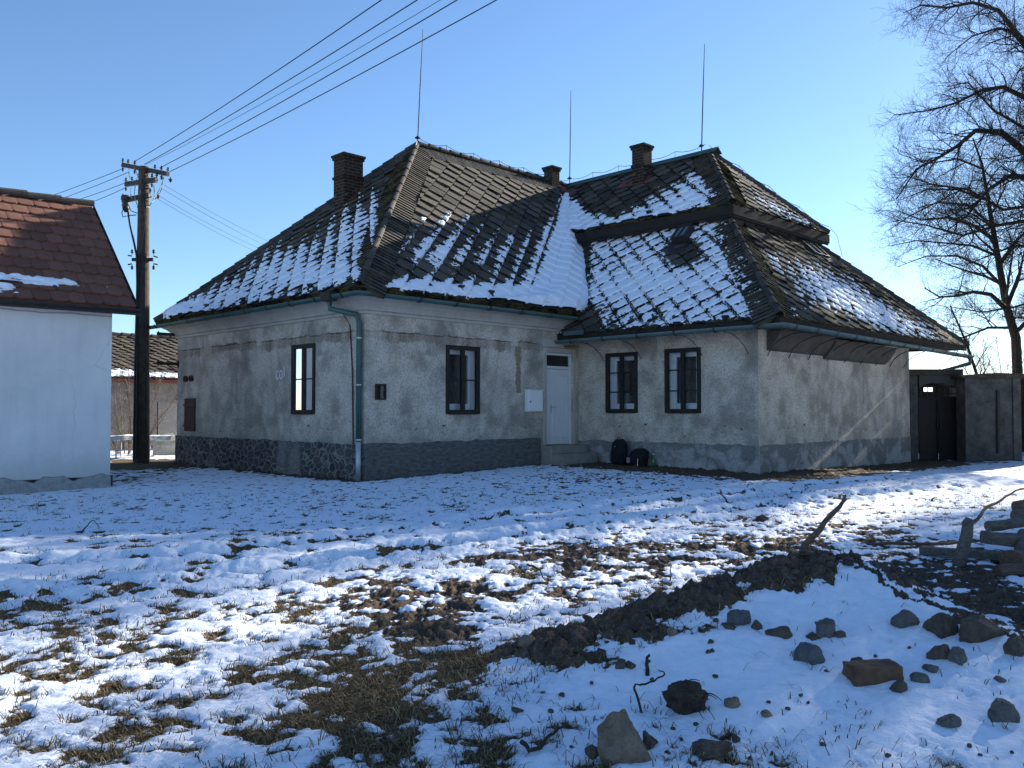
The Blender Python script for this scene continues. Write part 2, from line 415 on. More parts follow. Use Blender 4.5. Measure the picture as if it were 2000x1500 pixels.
def parent_world(p):
    mtx = Matrix.LocRotScale(p.location, p.rotation_euler, p.scale)
    if p.parent: mtx = parent_world(p.parent) @ p.matrix_parent_inverse @ mtx
    return mtx
def thing(name, label, cat, at=(0, 0, 0), group=None, rz=0.):
    o = bpy.data.objects.new(name, None); COL.objects.link(o); o.location = tuple(map(float, at)); o.rotation_euler = (0, 0, rz)
    o.empty_display_size = .3
    return tag(o, label, cat, group)
def tag(o, label=None, cat=None, group=None, kind=None):
    if label: o['label'] = label
    if cat: o['category'] = cat
    if group: o['group'] = group
    if kind: o['kind'] = kind
    return o

def projv(P):
    """where world points fall in the photograph (used to read the photo's bare and snowy places off)"""
    d = P - EYE; f = d[..., 1] * CP + d[..., 2] * SP; u = -d[..., 1] * SP + d[..., 2] * CP
    ok = f > .3; f = np.where(ok, f, 1.)
    return np.where(ok, 1000 + F * d[..., 0] / f, -9999.), np.where(ok, 750 - F * u / f, -9999.)
def blobs(px, py, L, n=None):
    out = np.zeros_like(px)
    for b in L:
        x, y, rx, ry, val = b[:5]; sl = b[5] if len(b) > 5 else 0.
        d = ((px - x) / rx) ** 2 + ((py - y - sl * (px - x)) / ry) ** 2
        w = np.exp(-d * 1.1)
        out = out + val * w
    return out

# ================================================================== GROUND
CPTS = np.array([(0, 0, -.15), (0, 6, -.13), (-4, 10, -.08), (4, 10, -.05), (-2.98, 17.4, 0), (5.4, 18.6, .08), (1.6, 21.8, .2), (-9.2, 23.6, -.02),
                 (11.5, 24.8, -.1), (14.5, 24, .04), (18, 22, .06), (-10.2, 23.6, -.02), (-7.8, 16.6, -.07), (-9.5, 14.5, -.13), (-12, 12, -.17), (-1, 19.4, .09), (8.5, 21.5, 0), (3.6, 20.3, .14), (-6, 20.4, -.01), (-4.4, 18.8, 0), (-.6, 19.4, .07), (8, 17, .03), (1.5, 15, .0), (-5, 15, -.03),
                 (-20, 30, 0), (30, 30, .1), (0, 60, 0), (-40, 10, 0), (40, 5, 0), (0, -40, 0), (-60, 60, 0), (60, 60, 0)])
def base_h(x, y):
    num = 0; den = 0
    for cx, cy, cz in CPTS:
        w = np.exp(-((x - cx) ** 2 + (y - cy) ** 2) / 14.) + 2e-3 / (1 + ((x - cx) ** 2 + (y - cy) ** 2) * .02); num = num + w * cz; den = den + w
    return num / den
RIDGE = [(.03, 5.1, .10), (.48, 5.35, .23), (1.0, 5.6, .35), (1.57, 5.85, .47), (2.02, 6.05, .54), (2.32, 6.1, .54), (2.49, 5.8, .45), (2.62, 5.5, .38), (2.79, 5.2, .32), (2.92, 4.9, .28), (3.3, 4.3, .10)]
def mound(x, y):
    x = np.asarray(x, float); y = np.asarray(y, float); m = (np.abs(x - 1.6) < 6) & (y > 1.5) & (y < 9.5)
    H_ = np.zeros_like(x); S_ = np.full_like(x, 9.); T_ = np.zeros_like(x)
    if m.any():
        xx, yy = x[m], y[m]; h, s, t = mound_(xx, yy); acc = 0.; rot = [(k * .7854 * 2, .16) for k in range(4)] + [(k * .7854 * 2 + .785, .32) for k in range(4)]
        for a, r in rot: acc = acc + mound_(xx + r * math.cos(a), yy + r * math.sin(a))[0]
        w = sstep(.08, .40, -s); H_[m] = h * (1 - w) + w * (acc + h) / 9; S_[m] = s; T_[m] = t
    return H_, S_, T_
def mound_(x, y):
    """height of the spoil heap, signed distance to its crest (negative on the camera's side) and position along it"""
    best = np.full_like(x, 1e9); hh = np.zeros_like(x); sd = np.full_like(x, 9.); tt = np.zeros_like(x)
    for i in range(len(RIDGE) - 1):
        ax, ay, az = RIDGE[i]; bx_, by_, bz = RIDGE[i + 1]
        dx, dy = bx_ - ax, by_ - ay; L2 = dx * dx + dy * dy
        t = np.clip(((x - ax) * dx + (y - ay) * dy) / L2, 0, 1)
        qx, qy = ax + t * dx, ay + t * dy
        d = np.hypot(x - qx, y - qy); s = np.where(dx * (y - ay) - dy * (x - ax) > 0, 1., -1.)
        k = d < best
        best = np.where(k, d, best); hh = np.where(k, az + t * (bz - az), hh); sd = np.where(k, d * s, sd); tt = np.where(k, i + t, tt)
    near = np.clip(1 - best / 2.5, 0, 1) ** 1.15; far = 1 - sstep(.0, .8, best)
    return hh * np.where(sd < 0, near, far), sd, tt
RUTS = [[(-60, 1100), (300, 1088), (700, 1050), (1000, 1010), (1300, 985), (1700, 950), (2100, 930)],
        [(-60, 1160), (300, 1135), (700, 1085), (1000, 1045), (1300, 1015), (1700, 975), (2100, 950)]]
RUTS = [[atZ(x, y, -.06)[:2] for x, y in r] for r in RUTS]
GRASSY = [(20, 1200, 75, 45, -.75), (115, 1250, 34, 60, -.8), (235, 1390, 60, 22, -.8), (30, 1420, 30, 45, -.7), (60, 1180, 120, 16, -.5), (120, 1160, 80, 10, -.5), (240, 1200, 90, 14, -.6), (310, 1190, 50, 9, -.4), (420, 1215, 60, 16, -.6),
          (380, 1300, 70, 20, -.6), (470, 1250, 50, 14, -.5), (575, 1190, 44, 30, -.7), (440, 1330, 70, 16, -.55), (560, 1335, 80, 22, -.6), (600, 1400, 130, 40, -.75), (520, 1440, 90, 22, -.6),
          (690, 1310, 90, 70, -.7), (780, 1330, 130, 70, -.8), (860, 1370, 120, 70, -.75), (750, 1440, 160, 40, -.6), (900, 1290, 70, 40, -.6), (950, 1390, 40, 50, -.6), (930, 1460, 60, 30, -.6), (250, 1070, 60, 8, -.3), (190, 1130, 110, 9, -.35, -.15),
          (470, 1062, 45, 16, -.85), (560, 1045, 60, 8, -.5), (290, 1060, 60, 7, -.4), (700, 1040, 90, 8, -.4), (420, 1105, 110, 10, -.4, -.3), (1140, 935, 110, 14, -.7), (1020, 950, 70, 8, -.35), (300, 1470, 60, 20, -.35), (160, 1480, 50, 18, -.3), (250, 930, 70, 20, -.9), (330, 920, 60, 7, -.5), (1450, 935, 150, 8, -.3)]
SOILY = [(765, 1150, 60, 28, -.9), (690, 1180, 70, 18, -.75), (700, 1125, 60, 10, -.5), (860, 1200, 110, 45, -.8), (910, 1150, 100, 22, -.7), (840, 1250, 120, 40, -.7), (950, 1095, 80, 12, -.7), (1070, 1085, 120, 18, -.75), (1230, 1080, 160, 22, -.8), (1390, 1068, 130, 14, -.7),
         (1500, 1058, 110, 18, -.9), (1560, 1075, 90, 16, -.8), (1700, 1040, 110, 14, -.6), (1600, 1030, 90, 8, -.5), (1780, 1015, 90, 9, -.45), (1450, 1022, 90, 9, -.45), (1330, 1010, 90, 8, -.4), (1200, 1130, 120, 18, -.6), (1100, 1160, 90, 22, -.5), (1250, 1105, 130, 12, -.6), (1800, 1060, 130, 14, -.5),
         (1850, 1140, 170, 55, -.8), (1770, 1110, 100, 25, -.7), (1940, 1200, 110, 50, -.8), (1960, 1110, 70, 50, -.6), (1600, 990, 80, 5, -.4), (1850, 985, 100, 6, -.4), (1420, 1110, 90, 20, -.5)]
def ground_fields(X, Y):
    B = base_h(X, Y); mh, sd, tt = mound(X, Y)
    z = B + mh
    far = sstep(9., 14., Y)
    inner = (np.abs(X) < 40) & (Y > -5) & (Y < 60)
    n1 = fbm(X * .8, Y * .8, 3, off=3.); n2 = fbm(X * 2.9, Y * 2.9, 4, off=11.); n3 = fbm(X * 9., Y * 9., 3, off=5.); n4 = fbm(X * 26, Y * 26, 2, off=8.)
    P = np.stack([X, Y, z], -1); px, py = projv(P)
    g = blobs(px, py, GRASSY); so = blobs(px, py, SOILY)
    onm = sstep(.04, .12, mh) * (sd < .2)
    n5 = fbm(X * 1.9, Y * 2.0, 4, off=31.); n6 = fbm(X * 4.6, Y * 5.4, 3, off=37.)
    s = .31 + .12 * n1 * (1 - far) + .30 * n2 * (1 - .5 * far) + .40 * n5 * (1 - .35 * far) + .50 * n6 + .36 * n3 * (1 + .9 * far) + .18 * n4 * (1 + 1.6 * far)
    s = s + .03 * far
    s = s + np.maximum(.43 * np.maximum(g, -.95) + .60 * np.maximum(so, -1.0), -.62) * (1 - onm)
    near = (1 - sstep(4.4, 8.5, Y)) * (1 - onm) * sstep(.9, -.6, X)
    s = s - .06 * near
    # the heap: smooth snow on this side, bare earth along the crest and down its back
    left = 1 - sstep(4.2, 5.4, tt); sd = sd + .20 * n2 + .09 * n3
    wid = .07 + .22 * left
    crest = np.exp(-((sd + wid * .35 + .10 * n2) / (wid)) ** 2 * 1.4) * sstep(.0, .3, tt) * (1 - sstep(9.2, 10., tt))
    back = sstep(-.05, .15, sd) * sstep(.03, .08, mh)
    s = np.where(onm > .01, s * (1 - onm) + onm * (.60 + .20 * n2 + .26 * n3 + .16 * n4 - .22 * sstep(.25, .6, n6)), s) - 1.3 * crest - .85 * back * (.75 + .6 * n2 + .5 * n3)
    low = onm * sstep(1180., 1000., px) * sstep(1250, 1330, py)
    s = s - .30 * low * (1 + 1.5 * n3)
    # beaten wet strip along the foot of the farmhouse, bare turf between the houses
    dx, dy = X - A0[0], Y - A0[1]; u = (dx + dy) * Q; v = (dy - dx) * Q
    d3 = np.where((v < .2) & (v > -5.7), 6.63 - u, 9.); d4 = np.where((u > 6.2) & (u < 16.5), -5.08 - v, 9.)
    corner = np.hypot(np.maximum(6.63 - u, 0), np.maximum(-5.08 - v, 0)) if True else 9
    d34 = np.where((u < 6.63) & (v > -5.08), d3, np.where((u > 6.63) & (v < -5.08), d4, np.where((u <= 6.63) & (v <= -5.08), corner, 0.)))
    foot = sstep(2.1, 1.2, d34 + .5 * n2) * ((v < .6) & (u < 17) & (u > 4.5))
    d1 = np.where((v > -.2) & (v < 9.2), -u, 9.); foot1 = sstep(.55, .2, d1 + .2 * n2) * (d1 > -1)
    d2 = np.where((u > -.2) & (u < 5.3), -v, 9.); foot2 = sstep(.22, .02, d2 + .2 * n2) * (d2 > -1)
    s = s - 1.2 * foot - 1.0 * foot1 - .9 * foot2
    beyond = sstep(20.5, 22.2, Y) * sstep(-7.5, -8.6, X)
    s = s - 1.0 * beyond * (1 - sstep(25.0, 26.0, Y) * .9)
    for r in RUTS:
        best = np.full_like(X, 9.)
        for a, b in zip(r[:-1], r[1:]):
            d_ = b - a; t = np.clip(((X - a[0]) * d_[0] + (Y - a[1]) * d_[1]) / (d_ @ d_), 0, 1)
            best = np.minimum(best, np.hypot(X - a[0] - t * d_[0], Y - a[1] - t * d_[1]))
        best = best + .10 * n2
        z = z - .05 * np.exp(-(best / .17) ** 2) + .05 * np.exp(-((best - .36) / .14) ** 2) * (.6 + .8 * n2)
        s = s + .25 * np.exp(-((best - .36) / .15) ** 2) - .38 * np.exp(-(best / .13) ** 2)
    soil = np.clip(sstep(.12, .4, -so) + crest + back + foot * .6 + foot1 * .5, 0, 1)
    soil = np.clip(soil + .5 * (n3 * soil), 0, 1) * (1 - .6 * sstep(.2, .5, -g))
    bare = sstep(.04, -.12, s)
    t = (1 - .6 * far) * .013 * sstep(-.02, .5, s) * (1 + .2 * n2) + .007 * (1 - .6 * far) * sstep(-.01, .06, s)
    lump = .016 * n3 + .008 * n4 + .025 * n2 * (.3 + soil)
    z2 = z + t + lump * (.18 + .82 * bare) * np.where(inner, 1, 0) + .012 * n2
    z2 = z2 + bare * soil * (.028 * n3 + .018 * n4)
    return z2, s, soil
def lin(a, b, d): return list(np.arange(a, b, d))
xs = [-900, -400, -200, -120, -80, -60] + lin(-50, -20, 1.2) + lin(-20, -9, .14) + lin(-9, -4.6, .045) + lin(-4.6, 4.6, .0165) + lin(4.6, 9, .04) + lin(9, 20, .12) + lin(20, 50, 1.2) + [50, 60, 80, 120, 200, 400, 900]
ys = [-300, -100, -50, -30, -20, -12, -8, -5, -2, 0, 1.2, 2.2, 2.8]
y_ = 3.2
while y_ < 27: ys.append(y_); y_ += max(.014, .0030 * y_ ** 1.12)
ys += lin(27, 34, .3) + lin(34, 60, 2.) + [62, 80, 120, 200, 400, 900, 1500]
GX, GY = np.meshgrid(np.array(xs), np.array(ys))
GZ, GS, GSO = ground_fields(GX, GY)
def grid_mesh(name, X, Y, Z, mat, attrs=None, mask=None):
    ny, nx = X.shape
    co = np.stack([X, Y, Z], -1).reshape(-1, 3).astype(np.float32)
    idx = np.arange(ny * nx).reshape(ny, nx)
    q = np.stack([idx[:-1, :-1], idx[:-1, 1:], idx[1:, 1:], idx[1:, :-1]], -1).reshape(-1, 4)
    if mask is not None:
        q = q[mask.reshape(-1)]
        used = np.unique(q); re = np.full(ny * nx, -1); re[used] = np.arange(len(used)); q = re[q]; co = co[used]
        attrs = {k: a.reshape(-1)[used] for k, a in (attrs or {}).items()}
    me = np_mesh(name, co, q, mat)
    for k, a in (attrs or {}).items():
        at = me.attributes.new(k, 'FLOAT', 'POINT'); at.data.foreach_set('value', np.ascontiguousarray(a, dtype=np.float32).reshape(-1))
    o = bpy.data.objects.new(name, me); COL.objects.link(o); return o
def np_mesh(name, co, q, mat, smooth=True):
    me = bpy.data.meshes.new(name); k = q.shape[1]
    me.vertices.add(len(co)); me.vertices.foreach_set('co', np.ascontiguousarray(co, dtype=np.float32).reshape(-1))
    me.loops.add(q.size); me.loops.foreach_set('vertex_index', np.ascontiguousarray(q, dtype=np.int32).reshape(-1))
    me.polygons.add(len(q)); me.polygons.foreach_set('loop_start', np.arange(0, q.size, k, dtype=np.int32))
    me.polygons.foreach_set('use_smooth', np.full(len(q), smooth))
    me.materials.append(M[mat]); me.update(); return me
tag(grid_mesh('ground', GX, GY, GZ, 'ground', {'snow': GS, 'soil': GSO}), kind='structure')
def gz(x, y):
    xx = np.array([[float(x)]]); yy = np.array([[float(y)]]); return float(ground_fields(xx, yy)[0][0, 0])
def atG(px, py, lift=0.):
    z = -.1
    for _ in range(14):
        P = atZ(px, py, z); z = .5 * z + .5 * (gz(P[0], P[1]) + lift)
    P = atZ(px, py, z); return P

# ---- dead grass: in the bare patches, and thin through the snow
gr = np.random.RandomState(21)
def grass_blades():
    N = 420000
    Yc = 3.3 + (gr.rand(N) ** 1.6) * 12; Xc = (gr.rand(N) - .5) * (1.35 * Yc)
    z, s, so = ground_fields(Xc, Yc)
    keep = ((s < .03) & (so < .55) & (gr.rand(N) < .46)) | ((s >= .03) & (s < .20) & (so < .4) & (gr.rand(N) < .14)) | ((s >= .2) & (s < .4) & (so < .4) & (gr.rand(N) < .018)) | ((s >= .25) & (fbm(Xc * 2.2, Yc * 2.2, 3, off=50.) > .34) & (gr.rand(N) < .02)) | ((s < .0) & (so >= .55) & (gr.rand(N) < .02))
    keep &= (Yc < 9.5) | (s < .02)
    X, Y, Z = Xc[keep], Yc[keep], z[keep]; n = len(X)
    ang = gr.rand(n) * 6.283; L = .02 + .04 * gr.rand(n) ** 2 + .015 * gr.rand(n); w = .0012 + .0014 * gr.rand(n) + .00016 * Y
    lean = .7 + 1.3 * gr.rand(n)
    dx, dy = np.cos(ang), np.sin(ang); wx, wy = -dy * w, dx * w
    p0 = np.stack([X - wx, Y - wy, Z - .006], -1); p1 = np.stack([X + wx, Y + wy, Z - .006], -1)
    mx, my, mz = X + dx * L * lean * .45, Y + dy * L * lean * .45, Z + L * .62
    p2 = np.stack([mx + wx * .7, my + wy * .7, mz], -1); p3 = np.stack([mx - wx * .7, my - wy * .7, mz], -1)
    ex, ey, ez = X + dx * L * lean * 1.1, Y + dy * L * lean * 1.1, Z + L * (1.0 - .35 * lean)
    p4 = np.stack([ex + wx * .15, ey + wy * .15, ez], -1); p5 = np.stack([ex - wx * .15, ey - wy * .15, ez], -1)
    co = np.stack([p0, p1, p2, p3, p4, p5], 1).reshape(-1, 3)
    b = np.arange(n)[:, None] * 6
    q = np.concatenate([b + [0, 1, 2, 3], b + [3, 2, 4, 5]], 0)
    me = np_mesh('dead_grass', co, q, 'dead_grass', False)
    a = me.attributes.new('rnd', 'FLOAT', 'POINT'); a.data.foreach_set('value', np.repeat(gr.rand(n), 6).astype(np.float32))
    o = bpy.data.objects.new('dead_grass', me); COL.objects.link(o)
    tag(o, 'matted olive and straw coloured grass showing through gaps in the snow', 'grass', kind='stuff')
grass_blades()

# ================================================================== ROOF TOOLS
D = .60                                  # diagonal of one square roofing slab
TH = .066
def halfclip(poly, p, n):
    out = []
    for i in range(len(poly)):
        a, b = poly[i], poly[(i + 1) % len(poly)]
        da, db = (a - p) @ n, (b - p) @ n
        if da >= 0: out.append(a)
        if da * db < 0: out.append(a + (b - a) * (da / (da - db)))
    return out
def inpoly(a, b, poly):
    ins = np.zeros(a.shape, bool); n = len(poly)
    for i in range(n):
        x1, y1 = poly[i]; x2, y2 = poly[(i + 1) % n]
        if y1 == y2: continue
        c = ((y1 > b) != (y2 > b)) & (a < (x2 - x1) * (b - y1) / (y2 - y1) + x1); ins ^= c
    return ins
class Face:
    def __init__(s, pts, eave=(0, 1), border=(), ph=(0., 0.), sag=0.):
        s.P = [np.array(p, float) for p in pts]; s.O = s.P[eave[0]]
        s.ea = s.P[eave[1]] - s.O; s.ea /= np.linalg.norm(s.ea)
        nn = np.cross(s.ea, UP)
        s.n = None
        for p in s.P:
            w = p - s.O; w = w - s.ea * (w @ s.ea)
            if np.linalg.norm(w) > .5: s.eb = w / np.linalg.norm(w); break
        s.n = np.cross(s.ea, s.eb)
        if s.n[2] < 0: s.n = -s.n
        s.poly = [np.array([(p - s.O) @ s.ea, (p - s.O) @ s.eb]) for p in s.P]
        ar = sum(s.poly[i][0] * s.poly[(i + 1) % len(s.poly)][1] - s.poly[(i + 1) % len(s.poly)][0] * s.poly[i][1] for i in range(len(s.poly)))
        s.sgn = 1 if ar > 0 else -1
        s.border = border; s.ph = ph
    def w(s, a, b, h): return s.O + s.ea * a + s.eb * b + s.n * h
    def inner(s, i):
        p, q = s.poly[i], s.poly[(i + 1) % len(s.poly)]; d = (q - p) / np.linalg.norm(q - p)
        return p, q, d, np.array([-d[1], d[0]]) * s.sgn
    def tiles(s, mb, bw=.52, r=random.Random(1)):
        main = list(s.poly)
        for i in s.border:
            p, q, d, n = s.inner(i); main = halfclip(main, p + n * bw, n)
        A = [p[0] for p in main]; Bq = [p[1] for p in main]
        c = [((b + a) / D + s.ph[0], (b - a) / D + s.ph[1]) for a in (min(A), max(A)) for b in (min(Bq), max(Bq))]
        for i in range(math.floor(min(k[0] for k in c)), math.ceil(max(k[0] for k in c)) + 1):
            for j in range(math.floor(min(k[1] for k in c)), math.ceil(max(k[1] for k in c)) + 1):
                pl = main
                for (x, y, nx, ny) in ((i, j, 1, 0), (i + 1, j, -1, 0), (i, j, 0, 1), (i, j + 1, 0, -1)):
                    P_, Q_ = x - s.ph[0], y - s.ph[1]
                    pt = np.array([(P_ - Q_) * D / 2, (P_ + Q_) * D / 2])
                    nv = np.array([nx - ny, nx + ny]) / math.sqrt(2)
                    # inward normals of the cell in (a,b)
                    nv = np.array([nx * 1. - ny * 1., nx * 1. + ny * 1.]); nv = nv / np.linalg.norm(nv)
                    pl = halfclip(pl, pt, nv)
                    if len(pl) < 3: break
                if len(pl) < 3: continue
                jit = r.uniform(-.006, .010); ja, jb = r.uniform(-.016, .016), r.uniform(-.016, .016)
                rv = r.random(); mb.cur = rv
                cen = sum(pl) / len(pl)
                top = []
                for p in pl:
                    fp = (p[1] + p[0]) / D + s.ph[0] - i; fq = (p[1] - p[0]) / D + s.ph[1] - j
                    h = TH * (1.05 - (fp + fq) / 2) + .006 + jit + ja * (fp - .5) + jb * (fq - .5)
                    top.append(s.w(p[0] + (cen[0] - p[0]) * .05, p[1] + (cen[1] - p[1]) * .05, max(h, .004)))
                s.slab(mb, top, .045)
        for i in s.border:
            p, q, d, n = s.inner(i); L = np.linalg.norm(q - p); g = .135
            asc = 1 if (q - p)[1] > 0 else -1
            k = 0
            while k * g < L:
                t0 = k * g; t1 = min(t0 + g * 1.02, L)
                lo, hi = (t0, t1) if asc > 0 else (t1, t0)
                quad = [p + d * lo, p + d * lo + n * bw, p + d * hi + n * bw, p + d * hi]
                pl = [np.array(x) for x in quad]
                for e in range(len(s.poly)):
                    if e == i: continue
                    P2, Q2, d2, n2 = s.inner(e)
                    if e in s.border:      # mitre with the neighbouring strip
                        sh = Q2 if np.linalg.norm(Q2 - p) < 1e-6 else (P2 if np.linalg.norm(P2 - q) < 1e-6 else None)
                        if sh is not None:
                            bis = n2 - n; bis = bis / (np.linalg.norm(bis) + 1e-9); pl = halfclip(pl, sh, bis)
                    if len(pl) < 3: break
                    if e not in s.border and len(s.poly) < 5: pl = halfclip(pl, P2, n2)
                    if len(pl) < 3: break
                mb.cur = r.random()
                if len(pl) >= 3:
                    top = []
                    for x in pl:
                        tt = (x - p) @ d; f = (tt - lo) / (hi - lo)
                        top.append(s.w(x[0], x[1], .045 - .026 * f + r.uniform(-.004, .004)))
                    s.slab(mb, top, .045)
                k += 1
    def slab(s, mb, top, dep):
        n = len(top)
        if np.cross(top[1] - top[0], top[2] - top[0]) @ s.n < 0: top = top[::-1]
        bot = [t - s.n * dep for t in top]
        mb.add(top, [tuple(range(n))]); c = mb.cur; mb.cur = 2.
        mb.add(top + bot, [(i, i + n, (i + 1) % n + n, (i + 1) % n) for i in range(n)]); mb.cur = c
    def deck(s, mb, t=.05):
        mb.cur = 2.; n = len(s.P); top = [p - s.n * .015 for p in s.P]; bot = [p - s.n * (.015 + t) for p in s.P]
        mb.add(top + bot, [tuple(range(n)), tuple(range(n, 2 * n))[::-1]] + [(i, i + n, (i + 1) % n + n, (i + 1) % n) for i in range(n)])
    def snow(s, base, L, pen=(.5, .5), slope=(0., 0.), wid=(.16, .16), nz=(.3, .35, .2), seed=0., deep=None, holes=(), step=.034, asc=None):
        A = [p[0] for p in s.poly]; Bq = [p[1] for p in s.poly]
        a, b = np.meshgrid(np.arange(min(A), max(A), step), np.arange(min(Bq) - .02, max(Bq), step))
        fp = (b + a) / D + s.ph[0]; fq = (b - a) / D + s.ph[1]; fp = fp - np.floor(fp); fq = fq - np.floor(fq)
        P = s.O + a[..., None] * s.ea + b[..., None] * s.eb; px, py = projv(P)
        C = base + blobs(px, py, L)
        ep = np.minimum(fp, 1 - fp); eq = np.minimum(fq, 1 - fq)
        wob = .06 * perlin(a * 9 + seed, b * 9)
        pn = pen[0] * (1 - sstep(0, wid[0], ep + wob)) + pen[1] * (1 - sstep(0, wid[1], eq + wob)) + slope[0] * fp + slope[1] * fq
        dp = blobs(px, py, deep) if deep else 0.
        n = nz[0] * fbm(a * .9 + seed, b * .9, 3) + nz[1] * fbm(a * 4.5 + seed, b * 4.5 + seed, 3) + nz[2] * fbm(a * 14., b * 14. + seed, 2)
        sv = C - pn * np.clip(1 - 1.1 * dp, 0, 1) + n * np.clip(1 - .8 * dp, .1, 1) + dp
        for i in s.border:
            p, q, d, nn = s.inner(i); dist = (a - p[0]) * nn[0] + (b - p[1]) * nn[1]
            t = (a - p[0]) * d[0] + (b - p[1]) * d[1]; ft = t / .135 - np.floor(t / .135)
            sv = np.where(dist < .5, sv - .45 - .35 * (ft > .6) + .35 * dist, sv)
        th = TH * (1.05 - (fp + fq) / 2) + .006
        for i in s.border:
            p, q, d, nn = s.inner(i); dist = (a - p[0]) * nn[0] + (b - p[1]) * nn[1]; th = np.where(dist < .52, .036, th)
        t = np.where(sv > 0, .004 + .036 * sstep(0, .5, sv) + .16 * np.clip(dp - .3, 0, 1), -.03)
        h = th + t
        ins = inpoly(a, b, s.poly)
        for hp in holes: ins &= ~inpoly(px, py, hp)
        m = ((sv[:-1, :-1] > 0) | (sv[1:, :-1] > 0) | (sv[:-1, 1:] > 0) | (sv[1:, 1:] > 0)) & ins[:-1, :-1] & ins[1:, :-1] & ins[:-1, 1:] & ins[1:, 1:]
        W = P + h[..., None] * s.n
        ny, nx = a.shape; idx = np.arange(ny * nx).reshape(ny, nx)
        q = np.stack([idx[:-1, :-1], idx[:-1, 1:], idx[1:, 1:], idx[1:, :-1]], -1)[m]
        if np.cross(s.ea, s.eb) @ s.n < 0: q = q[:, ::-1]
        return W.reshape(-1, 3), q
def join_grids(name, parts, mat):
    cos, qs, o = [], [], 0
    for co, q in parts:
        if len(q) == 0: continue
        used = np.unique(q); re = np.full(len(co), -1); re[used] = np.arange(len(used))
        cos.append(co[used]); qs.append(re[q] + o); o += len(used)
    me = np_mesh(name, np.concatenate(cos), np.concatenate(qs), mat)
    ob = bpy.data.objects.new(name, me); COL.objects.link(ob); return ob

# ================================================================== FARMHOUSE
EL, ER = 3.85, 3.30            # eave heights of the two wings
RZ = 8.87                      # ridge height
JU, JV = 11.26, 4.39
VF, UD, VB, UE = 8.78, 6.63, -5.08, 15.17
house = thing('farmhouse', 'weathered grey plastered farmhouse with steep snow-patched slab roofs and three brick chimneys', 'house', H(3, 3, 0))

def wall(mb, P0, d, nrm, L, z0, z1, holes=(), rev=.16, s0=0.):
    d = np.array(d); nrm = np.array(nrm)
    ss = sorted({s0, L} | {h[0] for h in holes} | {h[1] for h in holes}); zs = sorted({z0, z1} | {h[2] for h in holes} | {h[3] for h in holes})
    pt = lambda s, z, o=0.: P0 + d * s + UP * z - nrm * o
    def q(a, b, c, e, uv):
        if np.cross(b - a, c - a) @ nrm < 0 and False: pass
        mb.quad(a, b, c, e, uv)
    for i in range(len(ss) - 1):
        for j in range(len(zs) - 1):
            m = ((ss[i] + ss[i + 1]) / 2, (zs[j] + zs[j + 1]) / 2)
            if any(h[0] < m[0] < h[1] and h[2] < m[1] < h[3] for h in holes): continue
            a, b, z, y = ss[i], ss[i + 1], zs[j], zs[j + 1]
            q(pt(a, z), pt(b, z), pt(b, y), pt(a, y), [(a, z), (b, z), (b, y), (a, y)])
    for a, b, z, y in holes:
        for (p, r) in (((a, z), (b, z)), ((b, z), (b, y)), ((b, y), (a, y)), ((a, y), (a, z))):
            mb.quad(pt(*p), pt(*r), pt(*r, rev), pt(*p, rev), [p, r, (r[0] + .1, r[1] + .1), (p[0] + .1, p[1] + .1)])
W1 = (A0, V, -U); W2 = (A0, U, -V); W3 = (H(UD, 0, 0), -V, -U); W4 = (H(UD, VB, 0), U, -V)
win1 = (1.85, 2.78, 1.37, 2.88); win2 = (2.17, 3.14, 1.37, 2.86); win3 = (.92, 1.86, 1.39, 2.83); win4 = (2.69, 3.63, 1.39, 2.85)
door_h = (5.42, 6.42, .57, 2.87)
niche = (.28, .50, 1.68, 1.95)
mb = MB()
wall(mb, *W1, VF, -.4, 3.95, [win1], .38); mb.build('wall', 'plaster_end', house)
mb = MB()
wall(mb, *W2, UD, -.4, 3.95, [win2, door_h, niche], .38)
wall(mb, H(0, VF, 0), U, V, JU, -.4, 3.95)
mb.build('wall', 'plaster_left', house)
mb = MB()
wall(mb, *W3, -VB, -.4, 3.9, [win3, win4], .38)
wall(mb, *W4, UE - UD, -.4, 3.9)
wall(mb, H(UE, VB, 0), V, U, 14., -.4, 3.9)
mb.build('wall', 'plaster_right', house)
mb = MB(); mb.hb(.39, UE - .1, .39, 8.5, -.3, -.2); mb.hb(UD + .39, UE - .1, VB + .39, .4, -.3, -.2); mb.hb(2, 2.1, .5, 8.5, -.2, 3.4); mb.hb(.5, 14, 3.9, 4., -.2, 3.4); mb.hb(9.2, 9.3, -4.6, 4, -.2, 3.4)
mb.build('interior_wall', 'interior', house)

def plinth(name, mat, W, s0, s1, z1, out, r, jag=.05):
    P0, d, nrm = W; mb = MB(); n = max(2, int((s1 - s0) / .16)); pts = [(s0 + (s1 - s0) * i / n, z1 + r.uniform(-jag, jag) * (1.6 if r.random() < .3 else .5)) for i in range(n + 1)]
    for (a, za), (b, zb) in zip(pts[:-1], pts[1:]):
        p = lambda s, z, o: P0 + d * s + UP * z + nrm * o
        mb.quad(p(a, -.4, out), p(b, -.4, out), p(b, zb, out), p(a, za, out), [(a, -.4), (b, -.4), (b, zb), (a, za)])
        mb.quad(p(a, za, out), p(b, zb, out), p(b, zb, -.01), p(a, za, -.01), [(a, za), (b, zb), (b, zb + .05), (a, za + .05)])
    for s, z in (pts[0], pts[-1]): mb.quad(p(s, -.4, out), p(s, -.4, -.01), p(s, z, -.01), p(s, z, out), [(s, -.4), (s + .05, -.4), (s + .05, z), (s, z)])
    return mb.build(name, mat, house)
plinth('plinth', 'rubble', W1, -.02, VF + .02, .74, .035, rng, .015)
plinth('plinth', 'raw_plinth', W2, -.035, 5.18, .76, .03, rng, .02)
